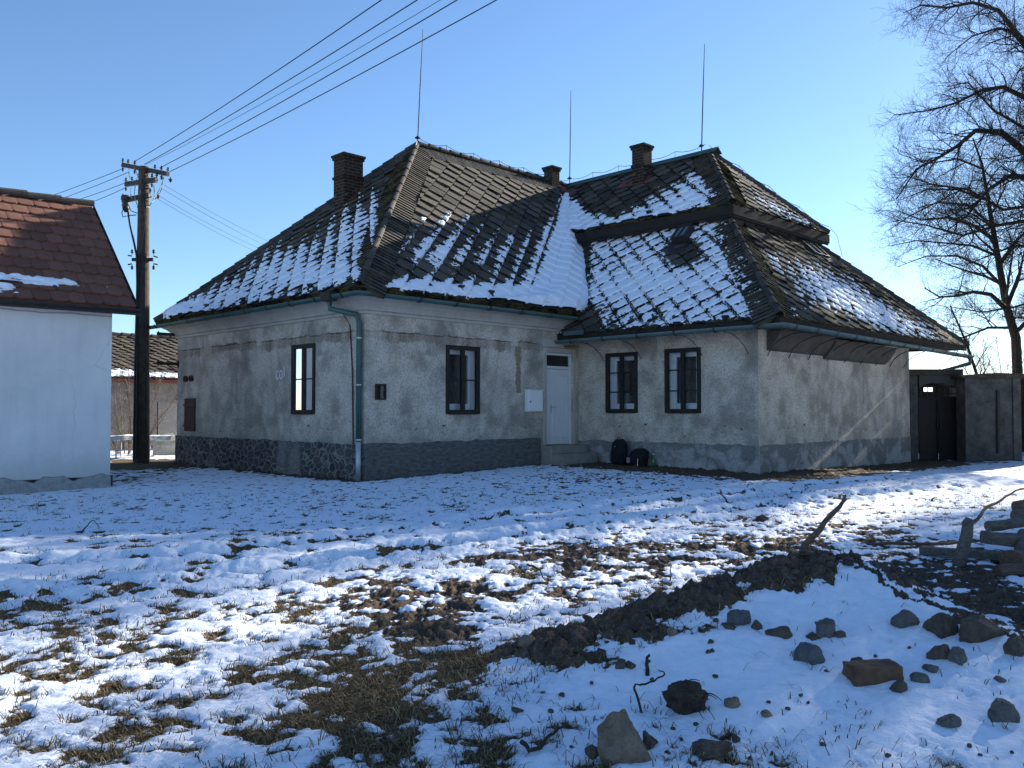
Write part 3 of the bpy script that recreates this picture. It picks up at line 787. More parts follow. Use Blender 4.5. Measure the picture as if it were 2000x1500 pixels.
plinth('plinth', 'peeling_plinth', W3, .0, -VB + .018, .68, .018, rng, .025)
plinth('plinth', 'peeling_plinth', W4, .0, UE - UD, .68, .015, rng, .025)

# ---- cornice of the left wing
mb = MB()
prof = [(0, 3.40), (.045, 3.40), (.05, 3.46), (.10, 3.47), (.11, 3.50), (.15, 3.56), (.22, 3.63), (.31, 3.68), (.34, 3.70), (.34, 3.78), (.0, 3.80)]
path = [lambda o: (H(-o, VF + o, 0)), lambda o: H(-o, -o, 0), lambda o: H(6.9, -o, 0)]
acc = [0, VF, VF + UD]
for k in range(2):
    for (o1, z1), (o2, z2) in zip(prof[:-1], prof[1:]):
        a, b = path[k], path[k + 1]
        mb.quad(a(o1) + UP * z1, b(o1) + UP * z1, b(o2) + UP * z2, a(o2) + UP * z2, [(acc[k], z1), (acc[k + 1], z1), (acc[k + 1], z2), (acc[k], z2)])
a = path[0]; mb.add([a(o) + UP * z for o, z in prof], [tuple(range(len(prof)))])
for (o1, z1), (o2, z2) in zip(prof[:-1], prof[1:]):
    mb.quad(H(-o1, VF + o1, z1), H(1.5, VF + o1, z1), H(1.5, VF + o2, z2), H(-o2, VF + o2, z2))
mb.build('cornice', 'cornice_render', house)

# ---- windows
def window(W, h, sashbars, label=None, blind=0.):
    P0, d, nrm = W; s0, s1, z0, z1 = h
    X, Y, Z = d, nrm, UP
    def bar(mb, a, b, z, y, o0, o1): mb.box(P0 + X * (a + b) / 2 + Y * (o0 + o1) / 2 + UP * (z + y) / 2, X, Y, UP, (b - a) / 2, abs(o1 - o0) / 2, (y - z) / 2)
    f = MB(); fw = .075; o0, o1 = -.045, .03
    bar(f, s0 - .02, s0 + fw, z0 - .02, z1 + .02, o0, o1); bar(f, s1 - fw, s1 + .02, z0 - .02, z1 + .02, o0, o1)
    bar(f, s0 + fw, s1 - fw, z0 - .03, z0 + fw, o0, o1 + .012); bar(f, s0 + fw, s1 - fw, z1 - fw, z1 + .02, o0, o1)
    m = (s0 + s1) / 2; bar(f, m - .05, m + .05, z0 + fw, z1 - fw, o0, o1 - .004)
    for t in sashbars:
        z = z0 + (z1 - z0) * t; bar(f, s0 + fw, m - .05, z - .014, z + .014, o0 + .01, o1 - .02); bar(f, m + .05, s1 - fw, z - .014, z + .014, o0 + .01, o1 - .02)
    fo = f.build('window', 'frame_dark', house, bevel=.006)
    if label: fo['label'] = label
    p = MB(); q = lambda s, z, o: P0 + X * s + UP * z + Y * o
    p.quad(q(s0 + fw, z0 + fw, -.012), q(s1 - fw, z0 + fw, -.012), q(s1 - fw, z1 - fw, -.012), q(s0 + fw, z1 - fw, -.012)); p.build('pane', 'clear_glass', fo)
    i = MB(); a0, a1, b0, b1 = s0 + .11, s1 - .11, z0 + .07, z1 - .08; k = .09; oi, oo = -.24, -.15
    bar(i, a0, a0 + k, b0, b1, oi, oo); bar(i, a1 - k, a1, b0, b1, oi, oo); bar(i, a0 + k, a1 - k, b0, b0 + k + .05, oi, oo); bar(i, a0 + k, a1 - k, b1 - k, b1, oi, oo)
    i.build('inner_frame', 'pvc_white', fo, bevel=.008)
    g = MB(); g.quad(q(a0 + k, b0 + k, -.20), q(a1 - k, b0 + k, -.20), q(a1 - k, b1 - k, -.20), q(a0 + k, b1 - k, -.20)); g.build('inner_pane', 'dark_glass', fo)
    r = MB(); e = .012
    c1_ = [(s0 + e, z0 + e), (s1 - e, z0 + e), (s1 - e, z1 - e), (s0 + e, z1 - e)]; c2_ = [(a0, b0), (a1, b0), (a1, b1), (a0, b1)]
    for n_ in range(4):
        m_ = (n_ + 1) % 4; r.quad(q(*c1_[n_], -.05), q(*c1_[m_], -.05), q(*c2_[m_], -.15), q(*c2_[n_], -.15))
    r.build('reveal', 'reveal_white', fo)
    return fo
window(W1, win1, (.5,)); window(W2, win2, (.5,)); window(W3, win3, (.34, .67)); window(W3, win4, (.34, .67))

# ---- door with transom light
def db(mb, a, b, z, y, o0, o1):
    P0, X, Y = W2; mb.box(P0 + X * (a + b) / 2 + Y * (o0 + o1) / 2 + UP * (z + y) / 2, X, Y, UP, (b - a) / 2, abs(o1 - o0) / 2, (y - z) / 2)
a0, a1, z0, z1 = door_h; zt = 2.47
mb = MB(); db(mb, a0, a0 + .06, z0, z1, -.16, -.06); db(mb, a1 - .06, a1, z0, z1, -.16, -.06); db(mb, a0 + .06, a1 - .06, z1 - .06, z1, -.16, -.06); db(mb, a0 + .06, a1 - .06, zt, zt + .07, -.16, -.06)
dr = mb.build('door', 'door_grey', house, bevel=.006)
mb = MB(); db(mb, a0 + .06, a1 - .06, zt + .07, z1 - .06, -.13, -.115); mb.build('transom_pane', 'dark_glass', dr)
mb = MB(); db(mb, a0 + .065, a0 + .20, z0 + .015, zt - .005, -.14, -.085); db(mb, a0 + .205, a1 - .065, z0 + .015, zt - .005, -.14, -.08)
db(mb, a0 + .10, a0 + .165, z0 + .12, zt - .1, -.085, -.078)
mb.build('door_leaf', 'door_grey', dr, bevel=.006)
mb = MB(); p0, p1, q0, q1 = a0 + .29, a1 - .15, z0 + .17, zt - .15
for (x0, x1, y0, y1) in ((p0, p0 + .025, q0, q1), (p1 - .025, p1, q0, q1), (p0 + .025, p1 - .025, q0, q0 + .025), (p0 + .025, p1 - .025, q1 - .025, q1)): db(mb, x0, x1, y0, y1, -.08, -.062)
mb.build('door_panel', 'door_grey', dr, bevel=.006)
mb = MB(); P0, X, Y = W2
hp = P0 + X * (a0 + .245) + UP * 1.52
mb.tube([hp - Y * .08, hp - Y * .03], .012, 8); mb.tube([hp - Y * .03, hp - Y * .03 + X * .12], .010, 8); db(mb, a0 + .228, a0 + .262, 1.36, 1.58, -.08, -.074)
mb.build('handle', 'zinc', dr)
mb = MB(); db(mb, a0 - .12, a0, z0, z1 + .12, -.02, .012); db(mb, a1, a1 + .10, z0, z1 + .12, -.02, .010); db(mb, a0, a1, z1, z1 + .12, -.02, .012); db(mb, a0 - .16, a0 + .62, z1 + .13, z1 + .33, -.02, .03)
mb.build('door_surround', 'cornice_render', house, bevel=.012)
mb = MB(); db(mb, 5.18, 6.56, -.3, .565, .031, .38); db(mb, 5.20, 6.54, -.3, .385, .381, .72)
mb.build('doorstep', 'step_stone', house, bevel=.018)

# ---- wall fittings
mb = MB(); db(mb, 4.65, 5.17, 1.40, 1.91, .0, .11); db(mb, 4.67, 5.15, 1.42, 1.89, .111, .124); db(mb, 4.63, 5.19, 1.911, 1.935, .0, .13)
mbx = mb.build('cabinet', 'box_white', house, bevel=.008); mbx['label'] = 'white metal cabinet beside the door'
mb = MB(); db(mb, 4.70, 4.725, 1.62, 1.66, .124, .14); mb.build('lock', 'iron', mbx)
mb = MB(); a, b, z, y = niche
db(mb, a - .03, a, z - .03, y + .03, -.05, .02); db(mb, b, b + .03, z - .03, y + .03, -.05, .02); db(mb, a, b, z - .03, z, -.05, .02); db(mb, a, b, y, y + .03, -.05, .02); db(mb, a, b, z, y, -.2, -.15)
nc = mb.build('meter_box', 'iron', house); mb = MB(); db(mb, a + .02, a + .07, z + .05, z + .17, -.149, -.09); mb.build('meter', 'box_white', nc)
def w1b(mb, v0, v1, z0, z1, o0, o1): mb.hb(-o1, -o0, v0, v1, z0, z1)
mb = MB(); n = 6
for i in range(n): w1b(mb, 7.64 + i * .105, 7.64 + i * .105 + .097, .87 + .01 * (i % 2), 1.75, .0, .035)
sh = mb.build('shutter', 'rust_shutter', house, bevel=.006)
for z in (1.0, 1.55): mb = MB(); w1b(mb, 7.6, 8.3, z, z + .05, .036, .05); mb.build('strap', 'iron', sh)
for v_ in (7.86, 8.2):
    mb = MB(); P = H(-.0, v_, 2.28); mb.lathe(P, [(.075, 0), (.085, .05), (.085, .07), (.055, .075), (.05, .03)], 12, -U); mb.build('vent', 'rust_shutter', house)
for zz in (3.46, 2.66):
    mb = MB(); mb.hb(-.60, .0, VF - .05, VF - .035, zz, zz + .08); mb.hb(-.012, .0, VF - .1, VF + .0, zz - .06, zz + .14)
    if zz < 3: mb.tube([H(-.02, VF - .04, zz - .16), H(-.3, VF - .04, zz)], .015, 6)
    mb.hb(-.58, -.54, VF - .06, VF - .051, zz - .03, zz + .11); mb.build('wall_bracket', 'iron', house)
# painted figures left of the end window: C O I
mb = MB()
def arc3(vc, zc, rv, rz, a0_, a1_): return [H(-.004, vc - rv * math.cos(R(t)), zc + rz * math.sin(R(t))) for t in np.linspace(a0_, a1_, 15)]
mb.tube(arc3(3.43, 2.25, .055, .10, 40, 320), .012, 4); mb.tube(arc3(3.27, 2.25, .055, .10, 0, 360), .012, 4); mb.tube([H(-.004, 3.13, 2.20), H(-.004, 3.13, 2.42)], .012, 4)
mb.build('painted_mark', 'reveal_white', house)
# cable up the end wall by the corner
mb = MB(); mb.tube([H(-.02, .36, 0.), H(-.03, .35, .5), H(-.02, .38, 1.2), H(-.025, .40, 2.2), H(-.02, .47, 2.9), H(-.03, .50, 3.2)], .014, 6); mb.build('wall_cable', 'rust_shutter', house)
mb = MB(); mb.tube([H(-.03, .50, 3.2), H(-.10, .62, 3.42), H(-.3, .80, 3.6), H(-.48, .86, 3.80)], .009, 5); mb.build('wall_cable', 'cable', house)
# downpipe
mb = MB()
mb.tube([H(-.50, .52, 3.72), H(-.50, .52, 3.50), H(-.12, .13, 3.38), H(-.09, .08, 3.2), H(-.09, .08, .78)], .055, 12); mb.smooth = True
dp = mb.build('downpipe', 'patina_green', house)
mb = MB(); mb.tube([H(-.09, .08, .80), H(-.09, .08, -.05)], .058, 12); mb.build('standpipe', 'zinc', dp, smooth=True)
for z in (2.9, 1.95, .84): mb = MB(); mb.tube([H(-.09, .08, z - .012), H(-.09, .08, z + .012)], .064, 12); mb.build('pipe_clip', 'zinc', dp)
mb = MB(); mb.box(H(-.52, .52, 3.74), U, V, UP, .10, .16, .09, 1.1); mb.build('hopper', 'iron', dp, bevel=.01)

# ---- gutters
def gutter(path, mat, r=.085, every=.95, skip=()):
    mb = MB(); mb.tube(path, r, 10, arc=(math.pi, 2 * math.pi)); mb.tube(path, r * .93, 10, arc=(math.pi, 2 * math.pi))
    go = mb.build('gutter', mat, house, smooth=True)
    k = 0
    for a, b in zip(path[:-1], path[1:]):
        L = np.linalg.norm(b - a); n = max(1, int(L / every)); d = (b - a) / L
        for i in range(n):
            p = a + d * (i + .5) * L / n; mb = MB()
            mb.tube([p - d * .016, p + d * .016], r * 1.09, 10, arc=(math.pi * .95, 2.05 * math.pi)); mb.tube([p - d * .016, p + d * .016], r * 1.2, 10, arc=(math.pi * .95, 2.05 * math.pi))
            mb.build('gutter_strap', 'iron', go)
    return go
gutter([H(-.51, VF + .62, 3.745), H(-.51, -.51, 3.765), H(6.45, -.51, 3.735)], 'patina_green')
gutter([H(5.74, -.06, 3.17), H(5.74, -6.10, 3.19), H(17.2, -6.10, 3.03)], 'patina_blue', .09)
mb = MB(); mb.tube([H(17.12, -6.10, 3.0), H(17.12, -6.08, 2.8), H(16.5, -5.4, 2.55), H(15.9, -4.9, 2.45)], .06, 10); mb.build('downpipe', 'patina_blue', house, smooth=True)
# strip of spare gutter lying at the foot of the valley
mb = MB(); mb.hb(5.66, 5.72, -.95, -.35, 3.27, 3.37); mb.build('valley_apron', 'patina_blue', house)
# curved stays from the wall to the right wing's gutter
for v_ in (-.75, -1.9, -3.6, -4.75):
    mb = MB(); mb.tube([H(5.78, v_, 3.10), H(6.05, v_ - .02, 3.08), H(6.3, v_ - .05, 2.98), H(6.5, v_ - .08, 2.82), H(6.62, v_ - .1, 2.66)], .008, 6); mb.build('gutter_stay', 'iron', house)
for u_ in np.linspace(6.9, 14.6, 9):
    mb = MB(); mb.tube([H(u_, -6.0, 3.08), H(u_ + .02, -5.72, 3.06), H(u_ + .05, -5.42, 2.96), H(u_ + .08, -5.22, 2.82), H(u_ + .1, -5.10, 2.62)], .010, 6); mb.build('gutter_stay', 'iron', house)
mb = MB()
mb.hb(5.86, 17.0, -5.99, -5.09, 3.19, 3.215); mb.hb(5.86, UD - .004, -5.09, -.03, 3.19, 3.215)
mb.build('soffit', 'grey_board', house)
mb = MB()
for (a, b, z) in ((7.0, 9.7, 2.74), (9.72, 13.4, 2.66)):
    mb.prism([H(a, -5.085, z), H(a, -5.085, z + .42), H(a, -5.42, z + .44), H(a, -5.36, z + .30), H(a, -5.16, z + .05)], U * (b - a))
mb.build('cornice', 'grey_board', house, fix=True)
mb = MB(); mb.hb(5.80, 5.83, -6.03, -.02, 3.17, 3.30); mb.hb(5.83, 17.05, -6.03, -6.0, 3.17, 3.30); mb.build('eave_board', 'fascia_wood', house)

# ---- roofs
L_hip = Face([H(-.45, VF + .45, EL), H(-.45, -.45, EL), H(4.85, JV, RZ)], (0, 1), (1, 2), ph=(.3, .1))
L_front = Face([H(-.45, -.45, EL), H(6.38, -.45, EL), H(8.9, 1.86, 6.22), H(9.0, 2.15, 6.55), H(JU, JV, RZ), H(4.85, JV, RZ)], (0, 1), (4, 5), ph=(.2, .6))
R_side = Face([H(5.8, -.03, ER), H(5.8, -6.03, ER), H(8.85, -3.1, 6.2), H(8.85, 1.9, 6.2), H(6.38, -.40, 3.852), H(6.30, -.03, 3.78)], (0, 1), (1,), ph=(.45, .2))
R_front = Face([H(5.8, -6.03, ER), H(17.07, -6.03, ER), H(13.67, -3.1, 6.2), H(8.85, -3.1, 6.2)], (0, 1), (3, 1), ph=(.1, .35))
U_side = Face([H(8.6, 2.154, 6.55), H(8.6, -3.33, 6.55), H(JU, -1.01, RZ), H(JU, JV, RZ)], (0, 1), (1,), ph=(.55, .15))
U_front = Face([H(8.6, -3.33, 6.55), H(13.92, -3.33, 6.55), H(JU, -1.01, RZ)], (0, 1), (1, 2), ph=(.25, .05))
rr = random.Random(4)
for f in (L_hip, L_front, R_side, R_front, U_side, U_front):
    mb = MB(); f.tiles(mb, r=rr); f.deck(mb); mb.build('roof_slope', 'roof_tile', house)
# slopes on the far side
for f in (Face([H(-.45, VF + .45, EL), H(9, VF + .45, EL), H(11, JV, RZ), H(4.85, JV, RZ)], (0, 1)),
          Face([H(17.07, -6.03, ER), H(17.07, 9.4, ER), H(13.67, 9.4, 6.2), H(13.67, -3.1, 6.2)], (0, 1)),
          Face([H(13.92, -3.33, 6.55), H(13.92, 9.4, 6.55), H(JU, 9.4, RZ), H(JU, -1.01, RZ)], (0, 1)),
          Face([H(8.6, 9.4, 6.55), H(JU, 9.4, RZ), H(JU, JV, RZ), H(8.7, 6.6, 6.55)], (0, 1))):
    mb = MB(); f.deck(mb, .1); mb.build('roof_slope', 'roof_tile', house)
# upper eave: fascia, soffit and frieze
mb = MB()
mb.hb(8.58, 8.62, -3.35, 2.12, 6.28, 6.53); mb.hb(8.62, 13.94, -3.35, -3.31, 6.28, 6.53); mb.hb(13.90, 13.94, -3.31, 9.4, 6.28, 6.53)
mb.hb(8.62, 8.95, -3.31, 1.95, 6.29, 6.31); mb.hb(8.95, 13.6, -3.31, -3.0, 6.29, 6.31); mb.hb(13.6, 13.9, -3.31, 9.3, 6.29, 6.31)
mb.hb(8.595, 8.64, -3.32, 2.1, 6.22, 6.279); mb.hb(8.64, 13.9, -3.335, -3.29, 6.22, 6.279)
mb.build('fascia', 'fascia_wood', house, bevel=.01)
mb = MB(); mb.hb(8.8, 8.84, -3.14, 1.9, 6.08, 6.288); mb.hb(8.84, 13.7, -3.14, -3.1, 6.08, 6.288); mb.hb(13.66, 13.7, -3.1, 9.3, 6.08, 6.288); mb.build('frieze', 'grey_board', house)

def cap_line(name, a, b, r, mat='roof_tile', step=.38, lift=.03):
    a, b = np.array(a), np.array(b); L = np.linalg.norm(b - a); d = (b - a) / L; mb = MB(); n = int(L / step)
    for i in range(n):
        mb.cur = rr.random()
        p, q = a + d * (i * L / n), a + d * ((i + 1.12) * L / n) if i < n - 1 else b
        mb.tube([p + UP * (lift + .02), q + UP * lift], [r, r * .86], 8, arc=(-.25 * math.pi, 1.25 * math.pi))
    mb.smooth = False
    return mb.build(name, mat, house)
cap_line('hip_cap', H(-.47, -.47, EL), H(4.85, JV, RZ), .07, 'roof_tile', .52)
cap_line('hip_cap', H(-.45, VF + .45, EL), H(4.85, JV, RZ), .085)
cap_line('hip_cap', H(5.8, -6.03, ER), H(8.8, -3.15, 6.18), .085)
cap_line('hip_cap', H(17.07, -6.03, ER), H(13.67, -3.1, 6.2), .085)
cap_line('hip_cap', H(8.6, -3.33, 6.55), H(JU, -1.01, RZ), .085)
cap_line('hip_cap', H(13.92, -3.33, 6.55), H(JU, -1.01, RZ), .085)
cap_line('ridge_cap', H(4.85, JV, RZ), H(JU, JV, RZ), .08)
mb = MB()
for sg in (-1, 1): mb.quad(H(JU, -1.32, RZ + .09), H(JU, JV, RZ + .09), H(JU + sg * .2, JV, RZ - .06), H(JU + sg * .2, -1.32, RZ - .06))
mb.hb(JU - .03, JU + .03, -1.34, JV, RZ + .07, RZ + .11); mb.build('ridge_cap', 'patina_green', house)
# light-coloured wire following the left hip
mb = MB(); mb.tube([H(-.3, -.3, EL + .12) + (H(4.85, JV, RZ + .1) - H(-.3, -.3, EL + .12)) * t + UP * .03 * math.sin(t * 40) for t in np.linspace(0, 1, 40)], .014, 5); mb.build('lightning_wire', 'zinc', house)

# ---- skylights
def sky(face, quad, lift, apron, open_=0.):
    P = [onplane(x, y, face.O, face.n) for x, y in quad]; n = face.n
    c = sum(P) / 4; e1 = P[1] - P[0]; e2 = P[3] - P[0]
    e1 = e1 / np.linalg.norm(e1); w = np.linalg.norm(P[1] - P[0]) / 2; h = np.linalg.norm(P[3] - P[0]) / 2
    e1 = face.ea * np.sign(face.ea @ e1); e2 = face.eb
    mb = MB(); t = .055; z = lift
    for (cx, cy, hx, hy) in ((-w + t / 2, 0, t / 2, h), (w - t / 2, 0, t / 2, h), (0, -h + t / 2, w - t, t / 2), (0, h - t / 2, w - t, t / 2), (0, 0, t / 3, h - t)):
        mb.box(c + e1 * cx + e2 * cy + n * z / 2, e1, e2, n, hx, hy, z / 2 + .02)
    s = mb.build('skylight', 'iron', house, bevel=.006)
    mb = MB(); q = lambda a, b: c + e1 * a + e2 * b + n * (z - .01); mb.quad(q(-w + t, -h + t), q(w - t, -h + t), q(w - t, h - t), q(-w + t, h - t)); mb.build('pane', 'sky_glass', s)
    if apron:
        mb = MB(); mb.box(c - e2 * (h + apron / 2) + n * .045, e1, e2, n, w + .06, apron / 2, .008); mb.box(c + n * .05, e1, e2, n, w + .12, h + .06, .012); mb.build('apron', 'iron', s)
sky(R_side, [(1317, 481), (1345, 476), (1361, 452), (1329, 458)], .24, .42)
sky(R_front, [(1590, 503), (1609, 503), (1586, 478), (1566, 478)], .10, .2)

# ---- chimneys
def chimney(px, py, face, wu, wv, ptop, corner, bands=()):
    P = onplane(px, py, face.O, face.n) if face is not None else corner
    u, v, z = loc(P)
    zt = onplane(px, ptop, P, (U + V))[2]
    mb = MB(); mb.hb(u, u + wu, v, v + wv, z - 1.2, zt - .14)
    for b in bands: mb.hb(u - .03, u + wu + .03, v - .03, v + wv + .03, z + (zt - z) * b - .04, z + (zt - z) * b + .03)
    co = mb.build('chimney', 'chimney_brick', house)
    mb = MB(); mb.hb(u - .035, u + wu + .035, v - .035, v + wv + .035, zt - .14, zt - .07); mb.hb(u - .06, u + wu + .06, v - .06, v + wv + .06, zt - .069, zt); mb.build('chimney_cap', 'chimney_brick', co, bevel=.012)
    return co, (u, v, z)
c1, k1 = chimney(672, 405, L_hip, .60, .50, 297, None, (.58,))
c2, k2 = chimney(1087, 362, None, .36, .36, 323, H(10.25, 4.2, 8.75))
c3, k3 = chimney(1257, 360, U_side, .42, .42, 279, None, (.5,))
def flash(face, px, py, ra, rb):
    c = onplane(px, py, face.O, face.n); mb = MB(); mb.box(c + face.n * .05, face.ea, face.eb, face.n, ra, rb, .012); return mb.build('flashing', 'rust_flashing', house)
flash(L_hip, 690, 381, .42, .42); flash(U_side, 1240, 358, .55, .22); flash(L_front, 1100, 372, .16, .2); flash(U_side, 1119, 379, .15, .2)
# ---- lightning rods
def rod(base, px, py, r=.018):
    top = onplane(px, py, base, (U + V)) if False else atY(px, py, base[1]); mb = MB()
    mid = base + (top - base) * .5
    mb.tube([base - UP * .15, mid, top], [r, r * .9, r * .45], 6); mb.lathe(base + UP * .12, [(.02, 0), (.09, .03), (.02, .09)], 8)
    mb.build('lightning_rod', 'rod_metal', house)
rod(H(4.85, JV, RZ + .05), 826, 57); rod(H(JU - .05, JV - .1, RZ + .1), 1115, 176); rod(H(JU, -.75, RZ + .1), 1376, 86)
def conductor(a, b, n, posts=True):
    a, b = np.array(a), np.array(b); pts = []; mb = MB()
    for i in range(n):
        p, q = a + (b - a) * i / n, a + (b - a) * (i + 1) / n
        for t in (0, .25, .5, .75): pts.append(p + (q - p) * t + UP * (.22 - .18 * t * (1 - t) * 4 * .5))
        if i: mb.tube([p - UP * .02, p + UP * .23], .008, 4)
    pts.append(b + UP * .22); mb.tube(pts, .008, 4)
    mb.build('lightning_wire', 'rod_metal', house)
conductor(H(4.85, JV, RZ), H(JU, JV, RZ), 6); conductor(H(JU, JV, RZ + .06), H(JU, -.9, RZ + .06), 5); conductor(H(JU, -1.01, RZ), H(13.92, -3.33, 6.55), 4)
mb = MB(); mb.tube([H(13.92, -3.33, 6.8), H(14.1, -3.5, 6.5), H(14.2, -3.6, 5.9)], .008, 4); mb.build('lightning_wire', 'rod_metal', house)
# ---- snow guards
def guards(face, L):
    for x, y in L:
        c = onplane(x, y, face.O, face.n); mb = MB()
        mb.box(c + face.n * .07, face.ea, face.eb, face.n, .012, .10, .03); mb.box(c + face.n * .10 + face.eb * .02, face.ea, face.n, face.eb, .085, .05, .012); mb.build('snow_guard', 'iron', house)
guards(L_front, [(793, 571), (897, 568), (956, 578), (1012, 589), (1063, 600)][1:]); guards(L_hip, [(378, 610), (407, 604), (440, 597), (478, 592), (610, 566)])
guards(R_side, [(1245, 648), (1325, 640), (1420, 628)]); guards(U_side, [(1178, 445), (1270, 421)]); guards(R_front, [(1718, 622), (1755, 635), (1785, 650), (1815, 660), (1660, 604)]); guards(U_front, [(1532, 425), (1580, 445)])

# ---- snow lying on the farmhouse roofs
parts = [
    L_hip.snow(-.62, [(370, 606, 70, 24, 2.0), (450, 575, 70, 36, 1.15), (530, 535, 80, 48, 1.05), (600, 550, 90, 30, 1.1), (640, 490, 70, 66, 1.05), (700, 455, 44, 75, 1.1), (735, 420, 24, 60, .9), (690, 540, 60, 22, 1.0), (520, 585, 120, 12, .6), (560, 500, 60, 30, .5)], (.35, .55), (1.0, .1), (.16, .22), (.10, .40, .48), 1., [(352, 612, 60, 18, .7)]),
    L_front.snow(-.62, [(790, 560, 70, 15, 1.7), (900, 568, 110, 15, 1.9), (1000, 580, 110, 18, 2.2), (1080, 570, 55, 50, 2.2), (1100, 490, 40, 70, 2.2), (1107, 420, 16, 45, 2.2), (900, 500, 120, 40, .75), (990, 515, 90, 45, .7), (830, 500, 70, 30, .7), (820, 545, 90, 16, .5), (865, 425, 80, 24, .62), (1030, 460, 60, 40, .6), (960, 545, 120, 14, .3), (820, 470, 60, 40, .6), (900, 450, 70, 30, .6), (930, 540, 40, 20, -.2)], (.45, .30), (.1, 1.15), (.2, .16), (.08, .40, .45), 2., [(1115, 545, 36, 70, 1.4), (1108, 440, 14, 60, 1.3), (1000, 592, 90, 8, .8), (1090, 585, 70, 20, 1.0)]),
    R_side.snow(.42, [(1440, 470, 30, 60, -.25), (1500, 590, 40, 40, -.35), (1145, 500, 10, 70, -.9), (1125, 630, 34, 26, -1.5), (1160, 650, 40, 12, -.5), (1320, 545, 110, 40, .35), (1300, 480, 60, 30, .0), (1200, 520, 50, 30, -.1), (1335, 500, 32, 26, -1.4), (1200, 625, 60, 25, -.25), (1250, 448, 120, 8, -.3, -.1), (1230, 560, 70, 25, .3)], (.62, .62), (.15, .1), (.14, .12), (.12, .36, .36), 3.),
    R_front.snow(-.44, [(1560, 540, 60, 40, .25, .6), (1650, 570, 140, 60, .15, .5), (1620, 570, 110, 40, .75, .45), (1700, 610, 90, 35, .75, .5), (1790, 650, 70, 22, .6, .4), (1560, 600, 50, 40, .35), (1510, 470, 45, 30, -.4, .5), (1660, 500, 60, 30, -.45, .6), (1700, 650, 120, 14, -.25, .3), (1500, 520, 18, 60, .25), (1860, 685, 40, 14, -.3)], (.6, .65), (.2, .3), (.2, .2), (.25, .40, .42), 4.),
    U_side.snow(-.55, [(1250, 425, 120, 16, 1.35, -.26), (1150, 440, 40, 30, 1.6), (1125, 430, 16, 40, 1.5), (1370, 385, 60, 24, .95, -.2), (1330, 370, 70, 26, .7, -.3), (1270, 395, 70, 20, .4, -.3), (1360, 345, 40, 20, .5), (1170, 385, 50, 30, -.5)], (.6, .5), (.2, .3), (.2, .22), (.12, .38, .42), 5., [(1118, 435, 14, 40, 1.0), (1240, 434, 120, 8, .5, -.26)]),
    U_front.snow(-.55, [(1530, 420, 60, 14, .75, .5), (1580, 445, 30, 10, .6, .5), (1470, 380, 50, 16, .35, .6), (1440, 360, 20, 14, .3)], (.45, .45), (.1, .2), (.2, .2), (.25, .4, .28), 6.),
]
sn = join_grids('roof_snow', parts, 'snow')
tag(sn, 'patchy blue-white snow lying on the slabs and valleys of the farmhouse roof', 'snow', kind='stuff')

# ================================================================== WHITE HOUSE
wd = np.array([.744, .668, 0]); wd /= np.linalg.norm(wd); wn = np.array([wd[1], -wd[0], 0]); wb = -wn
WC = np.array([-7.83, 16.8, 0])
wh = thing('white_house', 'white plastered house end with a red tiled roof at the left edge', 'house', WC - wd * 4)
mb = MB(); wall(mb, WC, -wd, wn, 10., .16, 3.6); wall(mb, WC, wb, wd, 5.2, .16, 3.6)
q = lambda s, d, z: WC - wd * s + wb * d + UP * z
mb.add([q(0, 0, 3.6), q(0, 5.2, 3.6), q(0, 2.6, 5.8)], [(0, 1, 2)], [[(0, 3.6), (5.2, 3.6), (2.6, 5.8)]])
wall(mb, WC + wb * 5.2, -wd, wb, 10., -.3, 3.6); wall(mb, WC - wd * 10, wb, -wd, 5.2, -.3, 3.6)
mb.build('wall', 'white_plaster', wh)
mb = MB(); n = 60
for i in range(n):
    a, b = i * 10 / n, (i + 1) * 10 / n; za = .15 + .05 * math.sin(i * 1.3) + .03 * math.sin(i * 2.9); zb = .15 + .05 * math.sin((i + 1) * 1.3) + .03 * math.sin((i + 1) * 2.9)
    mb.quad(q(a, -.05, -.4), q(b, -.05, -.4), q(b, -.05, zb), q(a, -.05, za), [(a, -.4), (b, -.4), (b, zb), (a, za)]); mb.quad(q(a, -.05, za), q(b, -.05, zb), q(b, .01, zb + .02), q(a, .01, za + .02), [(a, 0), (b, 0), (b, .1), (a, .1)])
mb.quad(q(-.04, -.05, -.4), q(-.04, 5.2, -.4), q(-.04, 5.2, .17), q(-.04, -.05, .17), [(0, -.4), (5.2, -.4), (5.2, .17), (0, .17)]); mb.quad(q(-.04, -.05, .17), q(-.04, 5.2, .17), q(.01, 5.2, .17), q(.01, -.05, .17))
mb.build('plinth', 'crumbling_cement', wh)
EZW = 3.44; RZW = 5.93; hv = 2.93
PE = WC + wn * .30 + wd * .34
eb = (wb * hv + UP * (RZW - EZW)); SL = np.linalg.norm(eb); eb /= SL; rn = np.cross(-wd, eb); rn = rn if rn[2] > 0 else -rn
mb = MB(); tr = random.Random(9); rows = 11; g_ = SL / rows; tw = .30
def rp(a, b, h): return PE + UP * EZW - wd * a + eb * b + rn * h
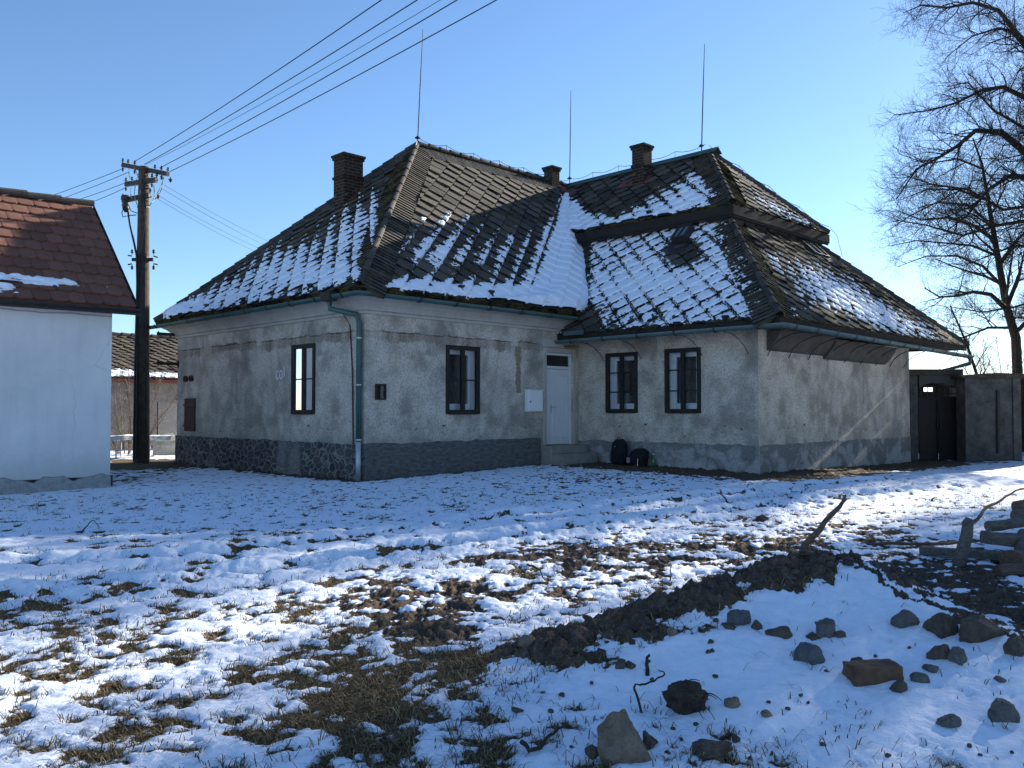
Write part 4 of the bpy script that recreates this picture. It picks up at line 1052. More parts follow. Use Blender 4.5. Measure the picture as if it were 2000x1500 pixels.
for r_ in range(rows):
    off = (r_ % 2) * tw / 2
    k = -1
    while k * tw + off < 10.2:
        a0_, a1_ = k * tw + off + .004, (k + 1) * tw + off - .004; k += 1
        a0_ = max(a0_, 0.); 
        if a1_ - a0_ < .03: continue
        mb.cur = tr.random(); b0, b1 = r_ * g_ - .03, (r_ + 1) * g_ + .02; j = tr.uniform(-.003, .003); ch = min(.055, (a1_ - a0_) * .3)
        c0 = ch if a0_ > .01 else 0
        top = [(a0_ + c0, b0, .068 + j), (a1_ - ch, b0, .068 + j), (a1_, b0 + .045, .064 + j), (a1_, b1, .022), ((a0_ + a1_) / 2, b1, .03), (a0_, b1, .022), (a0_, b0 + (.045 if c0 else 0), .064 + j)]
        T = [rp(*p) for p in top]; B = [rp(p[0], p[1], p[2] - .035) for p in top]; m_ = len(T)
        if np.cross(T[1] - T[0], T[3] - T[0]) @ rn < 0: T, B = T[::-1], B[::-1]
        mb.add(T + B, [tuple(range(m_))] + [(i, i + m_, (i + 1) % m_ + m_, (i + 1) % m_) for i in range(m_)])
mb.cur = .3
D_ = [rp(0.02, -.02, .012), rp(10.2, -.02, .012), rp(10.2, SL, .012), rp(0.02, SL, .012)]
mb.add(D_ + [p - rn * .08 for p in D_], [(0, 1, 2, 3), (4, 5, 6, 7), (0, 1, 5, 4), (1, 2, 6, 5), (2, 3, 7, 6), (3, 0, 4, 7)])
rf = mb.build('roof', 'red_tile', wh)
mb = MB(); R2 = rp(0, SL, 0); 
Bk = [R2, R2 - wd * 10.2, R2 - wd * 10.2 + wb * hv - UP * (RZW - EZW), R2 + wb * hv - UP * (RZW - EZW)]; mb.add(Bk + [p - UP * .08 for p in Bk], [(0, 1, 2, 3), (4, 5, 6, 7), (0, 1, 5, 4), (1, 2, 6, 5), (2, 3, 7, 6), (3, 0, 4, 7)]); mb.cur = .5; mb.build('roof_back', 'red_tile', wh)
mb = MB()
for i in range(16):
    mb.cur = .1 + .2 * tr.random(); p = rp(i * .66 - .02, SL, .05); mb.tube([p + UP * .03, p - wd * .70 + UP * .012], [.10, .085], 8, arc=(-.2 * math.pi, 1.2 * math.pi))
mb.build('ridge_cap', 'shed_tile', rf)
mb = MB(); mb.box(rp(5.05, 0, -.03) - wn * .0 + wn * .02 - UP * .05, wd, wn, UP, 5.15, .015, .07); mb.tube([rp(-.08, 0, 0) + wn * .07 - UP * .03, rp(10.2, 0, 0) + wn * .07 - UP * .03], .06, 8, arc=(math.pi, 2 * math.pi)); mb.build('gutter', 'iron', wh)
mb = MB(); mb.prism([rp(-.02, -.04, .05), rp(-.02, SL, .05), rp(-.02, SL, -.10), rp(-.02, -.04, -.10)], -wd * -.03); mb.build('verge_board', 'fascia_wood', wh)
# ledge of snow on two courses
def tilesnow(a0_, a1_, r_, seed):
    a, b = np.meshgrid(np.arange(a0_, a1_, .025), np.arange(r_ * g_ + .08, (r_ + 1) * g_ + .01, .02)); e = np.minimum((a - a0_) / .9, (a1_ - a) / .5)
    bb = (b - (r_ * g_ + .08)) / (g_ - .07); s = sstep(.0, 1, e) * 1.0 - .6 + .8 * fbm(a * 3 + seed, b * 6, 3) - .9 * np.abs(bb - .62) + .08
    P = (PE + UP * EZW) - a[..., None] * wd + b[..., None] * eb + (.05 + np.where(s > 0, .01 + .05 * sstep(0, .5, s), -.04))[..., None] * rn
    m = ((s[:-1, :-1] > 0) | (s[1:, :-1] > 0) | (s[:-1, 1:] > 0) | (s[1:, 1:] > 0)); idx = np.arange(a.size).reshape(a.shape)
    return P.reshape(-1, 3), np.stack([idx[:-1, :-1], idx[:-1, 1:], idx[1:, 1:], idx[1:, :-1]], -1)[m][:, ::-1]
tag(join_grids('roof_snow', [tilesnow(.4, 3.3, 1, 1.), tilesnow(1.6, 5.8, 0, 4.), tilesnow(.95, 1.35, 0, 2.)], 'snow'), 'two white ledges of snow left on the lowest red tiles', 'snow', kind='stuff')

# ================================================================== UTILITY POLE AND WIRES
PB = np.array([-10.15, 23.6, gz(-10.15, 23.6)])
pole = thing('utility_pole', 'tall dark concrete utility pole between the two houses', 'utility pole', PB)
def pp(px, py, dy=0.): return atY(px, py, 23.6 + dy)
top = pp(281, 326)
mb = MB(); mb.tube([PB - UP * .3, PB + (top - PB) * .5, top], [.215, .18, .135], 16); mb.build('shaft', 'concrete', pole, smooth=False)
mb = MB()
for y_ in (405, 503, 640): c = pp(280, y_); mb.tube([c - UP * .03, c + UP * .03], [.16 + (y_ - 400) * .00018] * 2, 14)
mb.build('band', 'iron', pole)
def arm(a, b, w=.05, h=.06):
    a, b = np.array(a), np.array(b); d = (b - a) / np.linalg.norm(b - a); mb = MB(); n = np.cross(d, UP); n /= np.linalg.norm(n)
    mb.box((a + b) / 2, d, n, np.cross(n, d), np.linalg.norm(b - a) / 2, w, h); o = mb.build('crossarm', 'iron', pole); return o
arms = [(pp(240, 322, .5), pp(328, 340, -.4), [0., .12, .27, .72, .86, 1.]), (pp(246, 360, .3), pp(306, 351, -.3), [0., .2, .85, 1.]), (pp(240, 392, .2), pp(293, 381, -.2), [.0, 1.])]
def insul(p, up=1, r=.045):
    r *= .8; up *= .7
    mb = MB(); mb.lathe(p, [(.015, 0), (.015, .06 * up), (r, .07 * up), (r * 1.1, .10 * up), (r * .6, .12 * up), (r * .9, .15 * up), (r * .4, .20 * up)], 10); mb.build('insulator', 'ceramic', pole)
for a, b, L in arms:
    arm(a, b)
    for t in L: insul(a + (b - a) * t + UP * .05, 1); 
    for t in L[::2]: insul(a + (b - a) * t - UP * .05, -1, .04)
insul(pp(333, 346, -.4), -1, .06); insul(pp(309, 378, -.3), -1, .05)
for s_, xx in ((-1, 258), (1, 300)):
    arm(pp(280, 507), pp(xx, 507), .03, .045); insul(pp(xx, 497), 1, .05); insul(pp(xx, 517), -1, .05)
    mb = MB(); mb.tube([pp(xx, 500), pp(xx + s_ * 8, 499 + 4 * (s_ > 0))], .02, 6); mb.tube([pp(xx, 515), pp(xx + s_ * 8, 517)], .02, 6); mb.build('clamp', 'iron', pole)
mb = MB(); c = pp(246, 385, .1); mb.lathe(c - UP * .42, [(.04, 0), (.09, .08), (.09, .30), (.13, .34), (.13, .44), (.05, .48)], 12); mb.build('cable_end_box', 'iron', pole)
mb = MB()
mb.tube([pp(249, 404, .1), pp(254, 440, .05), pp(262, 475, -.1), pp(267, 500, -.18), pp(268, 560, -.22), pp(264, 700, -.25), pp(261, 898, -.25)], .028, 6)
mb.tube([pp(277, 350, -.2), pp(279, 400, -.2), pp(283, 430, -.2), pp(274, 495, -.2), pp(270, 560, -.2), pp(268, 896, -.25)], .017, 5)
mb.tube([pp(244, 400), pp(238, 415), pp(240, 424), pp(252, 421), pp(266, 420)], .014, 5); mb.tube([pp(250, 398), pp(256, 412), pp(270, 417)], .012, 5)
mb.build('cable', 'cable', pole)
mb = MB(); jr = random.Random(3)
for (x0, y0, x1, y1, sg) in [(262, 326, 270, 385, 14), (318, 338, 296, 395, 12), (270, 340, 268, 400, -10), (288, 338, 308, 352, -8), (252, 330, 262, 356, -6), (300, 360, 292, 402, 8), (265, 366, 284, 372, 10), (276, 335, 292, 338, -8), (322, 340, 300, 388, 4), (256, 368, 262, 392, -5)]:
    mb.tube([pp(x0 + (x1 - x0) * t + sg * math.sin(math.pi * t) * .6, y0 + (y1 - y0) * t + abs(sg) * .5 * math.sin(math.pi * t), jr.uniform(-.3, .3)) for t in np.linspace(0, 1, 8)], .012, 5)
mb.build('jumper_wire', 'copper_wire', pole)
def wire(label, a, b, sag, r=.014, group=None):
    a, b = np.array(a), np.array(b); mb = MB(); mb.tube([a + (b - a) * t - UP * sag * 4 * t * (1 - t) for t in np.linspace(0, 1, 40)], r, 5)
    o = mb.build('overhead_wire', 'cable', None, origin=(a + b) / 2); tag(o, label, 'wire', group)
GW = 'overhead wires strung from the pole'
def upw(x0, y0, xe, dy=0.):
    a = pp(x0, y0, dy); m_ = atY(xe, 0, 13.7) + UP * .40; return a, a + (m_ - a) * 2.6
for lab, x0, y0, xe, dy in [('uppermost dark wire climbing from the pole head to the top edge', 262, 316, 745, .4), ('second thick wire climbing from the pole head to the top edge', 282, 321, 815, .2), ('third dark wire from the top, climbing right from the crossarm', 312, 328, 893, -.2), ('lowest dark wire climbing right from the crossarm end', 332, 335, 970, -.4)]:
    a, b = upw(x0, y0, xe, dy); wire(lab, a, b, .42, .010, GW)
a, b = upw(284, 322, 836, .2); wire('thin pale wire running just under the second thick wire', a, b, .55, .005, GW)
for lab, x0, y0, xe, ye, dy in [('topmost wire dropping left from the pole behind the red roof', 243, 328, 90, 386, .4), ('second wire dropping left from the pole behind the red roof', 252, 336, 112, 391, .3), ('third wire dropping left from the pole behind the red roof', 250, 355, 140, 394, .1), ('lowest wire dropping left from the pole behind the red roof', 246, 366, 168, 399, 0)]:
    a = pp(x0, y0, dy); wire(lab, a, a + (atY(xe, ye, 27.5 + dy) + UP * .32 - a) * 5, .5, .009, GW)
for lab, x0, y0, xe, ye in [('topmost thin wire sloping right behind the grey roof', 322, 362, 530, 474), ('second thin wire sloping right behind the grey roof', 312, 366, 520, 480), ('third thin wire sloping right behind the grey roof', 306, 380, 512, 488), ('lowest thin wire sloping right behind the grey roof', 304, 386, 500, 492)]:
    a = pp(x0, y0, -.2); wire(lab, a, a + (atY(xe, ye, 33) + UP * .3 - a) * 2.2, .3, .006, GW)

# ================================================================== YARD WALL AND GATE
def at24(px, py, Y=24.9): return atY(px, py, Y)
gx = np.array([1., 0, 0]); gy = np.array([0, 1., 0])
def slabw(mb, px0, px1, ytop, ybot, Y0, th, mat=None):
    a, b = at24(px0, ytop, Y0), at24(px1, ybot, Y0); w, h = b[0] - a[0], a[2] - b[2]
    c = np.array([(a[0] + b[0]) / 2, Y0 + th / 2, (a[2] + b[2]) / 2]); mb.box(c, gx, gy, UP, w / 2, th / 2, h / 2)
gw = thing('yard_wall', 'dark rendered yard wall with a gateway beside the farmhouse', 'wall', (13, 24.9, -.1))
mb = MB(); slabw(mb, 1776, 1795, 733, 925, 24.9, .55); slabw(mb, 1873, 1884, 733, 925, 24.9, .55); mb.build('gate_post', 'garden_render', gw, bevel=.02)
mb = MB()
a = [at24(x, y, 24.9) for x, y in [(1795.5, 733), (1872.5, 733), (1872.5, 757), (1860, 751), (1840, 747.5), (1822, 747.5), (1806, 751), (1795.5, 757)]]
mb.prism(a, (0, .5, 0)); mb.build('lintel', 'garden_render', gw, fix=True)
mb = MB(); slabw(mb, 1772, 1882, 721, 732.6, 24.84, .66); mb.build('coping', 'concrete', gw, bevel=.02)
mb = MB(); slabw(mb, 1884.5, 1996, 738, 925, 24.3, .5); slabw(mb, 1884.5, 1902, 738.2, 925, 24.26, .05); slabw(mb, 1978, 1997, 738.2, 925, 24.25, .06); slabw(mb, 1930, 1949, 770, 900, 24.31, .02)
mb.build('wall', 'garden_render', gw, bevel=.02)
mb = MB(); P = at24(1949, 800, 24.25); mb.tube([at24(1949, 762, 24.27), at24(1950, 885, 24.27)], .05, 8); mb.build('rain_pipe', 'iron', gw)
mb = MB(); pts = [at24(x, y, 24.2) for x, y in [(1880, 733), (1920, 729.5), (1950, 728), (2003, 730), (2003, 738.1), (1880, 738.1)]]; mb.prism(pts, (0, .7, 0)); mb.build('coping', 'concrete', gw, fix=True)
gate = thing('iron_gate', 'black double-leaf metal gate closed under the dark archway', 'gate', at24(1834, 900, 25.1))
for x0, x1 in ((1795, 1832.5), (1833.5, 1873)):
    mb = MB(); slabw(mb, x0, x1, 775, 903, 25.1, .04); l = mb.build('gate_leaf', 'gate_paint', gate)
    mb = MB(); slabw(mb, x0, x1, 777, 780, 25.06, .04); slabw(mb, x0, x1, 898, 901, 25.06, .04); slabw(mb, x0, x0 + 2.5, 780.2, 897.8, 25.06, .04); slabw(mb, x1 - 2.5, x1, 780.2, 897.8, 25.06, .04); mb.build('frame', 'gate_paint', l)
    mb = MB(); xh = 1831 if x0 < 1800 else 1836; slabw(mb, xh, xh + 2, 826, 836, 25.0, .05); mb.build('handle', 'iron', l)
mb = MB()
for x in (1799, 1811, 1823, 1834, 1846, 1858, 1869): slabw(mb, x, x + 1.2, 752, 776, 25.1, .02)
for y in (755, 768): slabw(mb, 1795, 1873, y, y + 1.6, 25.08, .015)
mb.build('top_bar', 'gate_paint', gate)
# lean-to roof seen dark behind the gate
barn = thing('barn', 'dark open barn glimpsed through the bars over the gate', 'barn', (17, 33, 0))
mb = MB(); mb.bx((11., 29, -.3), (13.88, 29.2, 2.5)); mb.bx((14.28, 29, -.3), (22, 29.2, 2.5)); mb.bx((13.88, 29.01, -.3), (14.28, 29.19, 2.06)); mb.bx((13.88, 29.01, 2.2), (14.28, 29.19, 2.5)); mb.build('wall', 'fascia_wood', barn)
mb = MB(); mb.prism([(11.5, 28.6, 2.51), (22, 28.6, 2.51), (22, 31, 2.4), (11.5, 31, 2.4)], (0, 0, .1)); mb.build('roof', 'fascia_wood', barn, fix=True)

# ================================================================== BEHIND: SHED, TABLE, FENCE
E0 = atY(280, 740, 31.); zE = E0[2]
su0, sv0, _ = loc(E0)
shed = thing('shed', 'low grey shed with a snow-edged tile roof behind the pole', 'shed', H(su0, sv0, 0))
mb = MB(); wall(mb, H(su0 - 8, sv0 + .25, 0), U, -V, 14, -.3, zE + .1); wall(mb, H(su0 + 6, sv0 + .25, 0), V, U, 5, -.3, zE + .1); mb.build('wall', 'shed_wall', shed)
rp_ = onplane(280, 659, H(0, sv0 + 2.6, 0), V); zr = rp_[2]
D = .38
sf = Face([H(su0 - 9, sv0, zE), H(su0 + 6.3, sv0, zE), H(su0 + 6.3, sv0 + 2.6, zr), H(su0 - 9, sv0 + 2.6, zr)], (0, 1), (), ph=(.3, .7))
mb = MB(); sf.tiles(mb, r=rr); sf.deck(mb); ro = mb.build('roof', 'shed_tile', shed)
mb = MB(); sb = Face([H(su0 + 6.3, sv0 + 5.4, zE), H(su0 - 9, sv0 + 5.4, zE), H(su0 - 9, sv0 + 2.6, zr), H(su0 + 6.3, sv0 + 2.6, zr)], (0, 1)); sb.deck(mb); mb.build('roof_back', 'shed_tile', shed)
cap_line('ridge_cap', H(su0 - 9, sv0 + 2.6, zr), H(su0 + 6.3, sv0 + 2.6, zr), .1).parent = ro
mb = MB(); mb.hb(su0 - 9, su0 + 6.3, sv0 - .03, sv0 + .02, zE - .14, zE - .01); mb.build('eave_board', 'rust_flashing', shed)
tag(join_grids('roof_snow', [sf.snow(-.9, [(200, 731, 300, 9, 1.5, .05), (330, 736, 300, 8, 1.3, .05)], (.4, .4), (.2, .2), (.15, .15), (.4, .4, .3), 9., step=.06)], 'snow'), 'strip of white snow along the lower edge of the shed roof', 'snow', kind='stuff')
D = .60
tb = atG(262, 893)
tab = thing('garden_table', 'long low trestle table under a pale cloth behind the pole', 'table', tb)
TX = np.array([.97, .24, 0]); TY = np.array([-.24, .97, 0]); tc = tb + TX * .0
mb = MB(); mb.box(tc + UP * .62, TX, TY, UP, 1.05, .42, .025); mb.build('table_top', 'weathered_wood', tab)
for sx in (-.95, -.45, .5): 
    for sy in (-.36, .36): mb = MB(); mb.box(tc + TX * sx + TY * sy + UP * .295, TX, TY, UP, .02, .02, .3); mb.build('leg', 'zinc', tab)
mb = MB(); mb.box(tc - TY * .36 + UP * .24, TX, TY, UP, 1.0, .015, .02); mb.build('rail', 'zinc', tab)
cl_a, cl_b = np.meshgrid(np.linspace(-1.1, 1.12, 60), np.linspace(-.5, .5, 26))
hz = .66 + .02 * fbm(cl_a * 3, cl_b * 3, 3) + .03 * np.exp(-((cl_a + .25) / .2) ** 2); hz = np.where(cl_b < -.43, hz - .12, hz); hz = np.where(cl_b > .43, hz - .15, hz)
W_ = tc + cl_a[..., None] * TX + cl_b[..., None] * TY; cloth = grid_mesh('table_cloth', W_[..., 0], W_[..., 1], W_[..., 2] + hz, 'tarp'); tag(cloth, 'pale crumpled cloth spread over the trestle table', 'cloth')
tp = atG(322, 890); 
ta, tv = np.meshgrid(np.linspace(-.38, .42, 30), np.linspace(0, 1, 26)); fl = .10 * np.sin(ta * 11) * (1 - tv) + .05 * fbm(ta * 4, tv * 3, 3)
tw_ = ta * (1.15 - .55 * tv) + .12 * (1 - tv) ** 2
W_ = tp + tw_[..., None] * TX + (fl - .25 * (1 - tv))[..., None] * TY; Zt = tp[2] + .02 + tv ** 1.1 * .66 + .12 * np.clip(ta, -.2, .3) * tv
tag(grid_mesh('tarpaulin', W_[..., 0], W_[..., 1], Zt, 'tarp'), 'pale tarpaulin hanging to the ground at the right end of the table', 'tarpaulin')
fn = thing('mesh_fence', 'wire mesh fence panel with a thin post beside the farmhouse end', 'fence', atG(325, 880) + np.array([0, 1.2, 0]))
f0, f1 = atG(298, 886) + np.array([0, .4, 0]), atG(341, 887) + np.array([0, .4, 0]); fd = f1 - f0; fL = np.linalg.norm(fd); fd /= fL
mb = MB(); hgt = 1.65; sp = .085
k = -hgt
while k < fL:
    for sg in (1, -1):
        a_, b_ = (k, k + hgt) if sg > 0 else (k + hgt, k)
        ts = [t for t in np.linspace(0, 1, 2)]
        lo, hi = 0., 1.
        sl = b_ - a_
        t0, t1 = sorted(((0 - a_) / sl, (fL - a_) / sl)); lo, hi = max(0, t0), min(1, t1)
        if hi > lo + .02: mb.tube([f0 + fd * (a_ + sl * lo) + UP * (.05 + hgt * lo), f0 + fd * (a_ + sl * hi) + UP * (.05 + hgt * hi)], .0028, 3, cap=False)
    k += sp
mb.build('wire_mesh', 'zinc', fn)
mb = MB(); mb.tube([f1 - UP * .1, f1 + UP * 1.8], .035, 8); mb.box(f1 + UP * 1.82, gx, gy, UP, .13, .05, .02); mb.build('post', 'iron', fn)
mb = MB(); mb.tube([f0 - UP * .1, f0 + UP * 1.75], .03, 8); mb.build('post', 'iron', fn)
for i, (lab, px, py, L) in enumerate([('upper grey board of the stack under the mesh fence', 322, 872, .9), ('lower grey board of the stack under the mesh fence', 327, 878, .8)]):
    p = atG(px, 888) + UP * (.14 + .14 * (1 - i)); mb = MB(); mb.box(p, TX, TY, UP, L / 2, .12, .03); tag(mb.build('plank', 'weathered_wood', None, origin=p), lab, 'plank')

# ================================================================== BARE TREES
class Tree:
    def __init__(s, seed, twig_n=4): s.r = random.Random(seed); s.big = MB(); s.crown = MB()
    def rot(s, d, ang, az):
        d = d / np.linalg.norm(d); ref = np.array([0, 0, 1.]) if abs(d[2]) < .9 else np.array([1., 0, 0]); x = np.cross(d, ref); x /= np.linalg.norm(x); y = np.cross(d, x)
        return d * math.cos(ang) + (x * math.cos(az) + y * math.sin(az)) * math.sin(ang)
    def path(s, p, d, L, n, wob, trop):
        pts = [p]; d = d / np.linalg.norm(d)
        for i in range(n):
            d = d + np.array([s.r.gauss(0, wob), s.r.gauss(0, wob), s.r.gauss(0, wob) + trop]); d /= np.linalg.norm(d); pts.append(pts[-1] + d * L / n)
        return pts
    def branch(s, pts, r0, r1, lvl, dens=1.):
        n = len(pts); rs = [r0 + (r1 - r0) * (i / (n - 1)) ** .8 for i in range(n)]
        mbx = s.big if lvl == 0 else s.crown
        mbx.tube(pts, rs, 8 if lvl == 0 else (6 if r0 > .05 else (4 if r0 > .02 else 3)), cap=lvl == 0)
        if lvl >= 4: return
        L = sum(np.linalg.norm(pts[i + 1] - pts[i]) for i in range(n - 1))
        num = {0: 14, 1: L * 4.2, 2: L * 6.4, 3: L * 8.0}[lvl] * dens
        num = int(num + s.r.random())
        for k in range(num):
            t = (.28 if lvl == 0 else .12) + (.72 if lvl == 0 else .88) * (k + s.r.random()) / max(num, 1); t = min(t, .995)
            f = t * (n - 1); i = min(int(f), n - 2); p = pts[i] + (pts[i + 1] - pts[i]) * (f - i); d = pts[i + 1] - pts[i]
            ang = R(s.r.uniform(28, 68)); dd = s.rot(d, ang, s.r.uniform(0, 6.283))
            if lvl >= 1: dd = dd + np.array([0, 0, s.r.uniform(-.15, .35)])
            cl = {0: s.r.uniform(2.6, 4.6) * (1.1 - .45 * t), 1: s.r.uniform(.9, 2.1) * (1.15 - .6 * t), 2: s.r.uniform(.45, 1.05) * (1.1 - .5 * t), 3: s.r.uniform(.18, .45)}[lvl]
            rr_ = rs[i] * {0: .42, 1: .45, 2: .5, 3: .6}[lvl]; rr_ = min(rr_, {0: .10, 1: .028, 2: .010, 3: .005}[lvl]); rr_ = max(rr_, .0034)
            s.branch(s.path(p, dd, cl, {0: 8, 1: 6, 2: 4, 3: 3}[lvl], {0: .13, 1: .16, 2: .18, 3: .18}[lvl], {0: .02, 1: -.015, 2: .01, 3: .03}[lvl]), rr_, max(rr_ * .25, .0024), lvl + 1, dens)
def make_tree(base, trunkpts, r0, limbs, label, seed, dens=1., mat='bark', group=None):
    t = Tree(seed); rt = thing('bare_tree', label, 'tree', base, group)
    t.branch([np.array(p, float) for p in trunkpts], r0, r0 * .12, 0, dens)
    for pts, ra, rb in limbs: t.branch([np.array(p, float) for p in pts], ra, rb, 1, dens)
    t.big.build('trunk', mat, rt, smooth=True); t.crown.build('crown', mat, rt)
    return rt
YT = 32.
def tpx(L, Y=YT, jit=0., seed=0):
    r = random.Random(seed); return [atY(x, y, Y + r.uniform(-jit, jit)) for x, y in L]
b1 = atY(1992, 740, YT); b1[2] = -.1
make_tree(b1, [b1] + tpx([(1984, 660), (1966, 600), (1952, 520), (1940, 450), (1928, 380), (1918, 320), (1900, 270)], jit=.3), .21,
    [(tpx([(1962, 600), (1935, 575), (1900, 570), (1870, 578), (1835, 580), (1805, 562)], 31.4, .3, 1), .10, .02), (tpx([(1950, 520), (1985, 470), (2030, 430)], 32.5), .09, .03), (tpx([(1945, 470), (1900, 440), (1850, 425), (1800, 430), (1750, 410)], 31, .4, 2), .075, .015),
     (tpx([(1925, 390), (1870, 370), (1810, 370), (1760, 390)], 33, .4, 3), .06, .015), (tpx([(1984, 650), (2030, 600), (2060, 560)], 32), .08, .03), (tpx([(1966, 600), (1990, 540), (2010, 450), (2000, 380)], 32.6), .09, .03), (tpx([(1920, 330), (1870, 310), (1810, 320), (1755, 300)], 31.5, .3, 4), .05, .012), (tpx([(1975, 640), (1930, 640), (1880, 660), (1840, 650), (1800, 665)], 31.2, .4, 15), .06, .014), (tpx([(1958, 560), (1920, 520), (1870, 500), (1810, 500), (1755, 520)], 32.8, .4, 16), .07, .014), (tpx([(1948, 500), (1900, 480), (1850, 475), (1790, 470), (1740, 480)], 32.2, .4, 17), .06, .014), (tpx([(1938, 440), (1890, 400), (1830, 395), (1780, 420), (1735, 450)], 31.6, .4, 18), .06, .014)],
    'slim leaning bare tree rising just behind the yard wall', 11, .82)
b2 = atY(2160, 740, 29.5); b2[2] = -.1
T2 = 29.5
make_tree(b2, [b2] + [b2 + np.array([-.1 * i, .02 * i, 1.55 * i]) for i in range(1, 9)], .42,
    [(tpx([(2140, 430), (2060, 330), (2000, 295), (1955, 258), (1905, 255), (1870, 285), (1830, 310), (1790, 330), (1750, 390)], T2, .3, 5), .17, .018), (tpx([(2150, 500), (2080, 400), (2020, 345), (1970, 345), (1930, 370), (1890, 420), (1850, 450)], T2 - .8, .3, 6), .16, .02),
     (tpx([(2140, 330), (2070, 230), (2000, 190), (1960, 170), (1920, 175), (1870, 200), (1820, 215), (1745, 225)], T2 + .5, .3, 7), .13, .015), (tpx([(2130, 200), (2050, 130), (1990, 70), (1950, 20), (1900, 5), (1850, 15), (1800, 10), (1765, 25)], T2, .3, 8), .12, .015),
     (tpx([(2140, 260), (2080, 150), (2020, 110), (1975, 60), (1950, 55), (1900, 70), (1850, 110)], T2 - .5, .3, 9), .10, .015), (tpx([(2150, 560), (2090, 500), (2030, 480), (1980, 480), (1930, 500), (1880, 520)], T2 + .7, .3, 10), .10, .015), (tpx([(2120, 120), (2050, 30), (2000, -40), (1950, -70), (1880, -60)], T2, .3, 12), .10, .015), (tpx([(2150, 620), (2090, 590), (2030, 585), (1980, 600), (1920, 610), (1860, 600)], T2 + .3, .3, 20), .08, .014), (tpx([(2150, 470), (2090, 400), (2020, 400), (1960, 410), (1890, 370), (1820, 360), (1760, 340)], T2 + 1.4, .3, 21), .11, .014), (tpx([(2150, 540), (2080, 450), (2010, 430), (1950, 440), (1880, 460), (1810, 440), (1750, 430)], T2 - .6, .3, 22), .11, .014), (tpx([(2140, 300), (2060, 260), (2000, 250), (1940, 215), (1890, 160), (1850, 170)], T2 + 1.2, .3, 14), .09, .014)],
    'great spreading bare lime tree reaching in from the right edge', 23, 1.1)
for lab, px, py, Y, h, sd in [('thin crooked sapling standing left of the leaning tree', 1925, 722, 27.5, 3.4, 31)]:
    p = atY(px, py, Y); p[2] = 0; t = Tree(sd); rt = thing('sapling', lab, 'tree', p)
    t.branch([p, p + np.array([-.05, 0, 1.2]), p + np.array([-.2, 0, 2.3]), p + np.array([-.55, .1, 3.6]), p + np.array([-1.0, .2, 4.8])], .10, .02, 1, .8); t.crown.build('trunk', 'bark', rt)
# more limes of the same row outside the picture; their shade falls across the yard
base_tree = None
tt = Tree(77); tt.branch([np.array([.05 * math.sin(i), .05 * math.cos(i * 1.3), 1.7 * i]) for i in range(9)], .45, .10, 0, 1.15)
shade_pos = [(19.5, 22.5, 1.0, .3), (23.5, 25.0, 1.08, 1.4), (24.5, 19.5, 1.0, 2.6), (28.0, 23.5, 1.1, 3.7), (21.0, 16.5, .95, 4.4), (27.5, 16.5, 1.05, 5.2), (31.5, 28.5, 1.15, .9), (33.0, 20.0, 1.1, 2.0), (18.5, 27.5, .95, 3.1), (36.0, 33.0, 1.2, 4.1), (17.8, 20.2, 1.0, .8)]
SHADE_TREES = []
for i, (x, y, sc, rz) in enumerate(shade_pos):
    if i == 0:
        rt = thing('bare_tree', 'bare lime tree of the row standing beyond the right edge', 'tree', (0, 0, 0), 'lime trees in the row beyond the right edge'); a_ = tt.big.build('trunk', 'bark', rt, smooth=True); c_ = tt.crown.build('crown', 'bark', rt); first = rt
    else:
        rt = first.copy(); COL.objects.link(rt)
        for ch in (a_, c_): d_ = ch.copy(); COL.objects.link(d_); d_.parent = rt
    rt.location = (x, y, -.1); rt.scale = (sc, sc, sc); rt.rotation_euler = (0, 0, rz)
# tall twiggy shrubs just behind the yard wall
for lab, px, Y, n_, hh, sd_ in [('tall twiggy bare shrub behind the yard wall, right of the leaning tree', 2003, 29.2, 12, 4.6, 61), ('bare shrub behind the gateway, under the end of the eave', 1872, 29.0, 8, 3.0, 62), ('bare shrub behind the long part of the yard wall', 1940, 30.0, 11, 4.0, 63)]:
    p = atY(px, 740, Y); p[2] = -.05; t = Tree(sd_); rt = thing('bare_shrub', lab, 'shrub', p)
    for i in range(n_):
        a_ = t.r.uniform(0, 6.28); d = np.array([math.cos(a_) * .42, math.sin(a_) * .42, 1.]); t.branch(t.path(p + np.array([math.cos(a_) * .3, math.sin(a_) * .3, -.05]), d, hh * t.r.uniform(.7, 1.1), 9, .09, .01), .028, .006, 2, .85)
    t.crown.build('stem', 'bark', rt)
# bare shrub beside the white house
pb = atG(235, 888) + np.array([0, .5, 0]); rt = thing('bare_shrub', 'twiggy bare shrub beside the white house corner', 'shrub', pb); t = Tree(5)
for i in range(15):
    a_ = t.r.uniform(0, 6.28); d = np.array([math.cos(a_) * .45, math.sin(a_) * .45, 1.]); t.branch(t.path(pb + np.array([math.cos(a_) * .3, math.sin(a_) * .3, -.05]), d, t.r.uniform(2.2, 3.9), 9, .09, .01), .022, .006, 2, .75)
t.crown.build('stem', 'twig', rt)

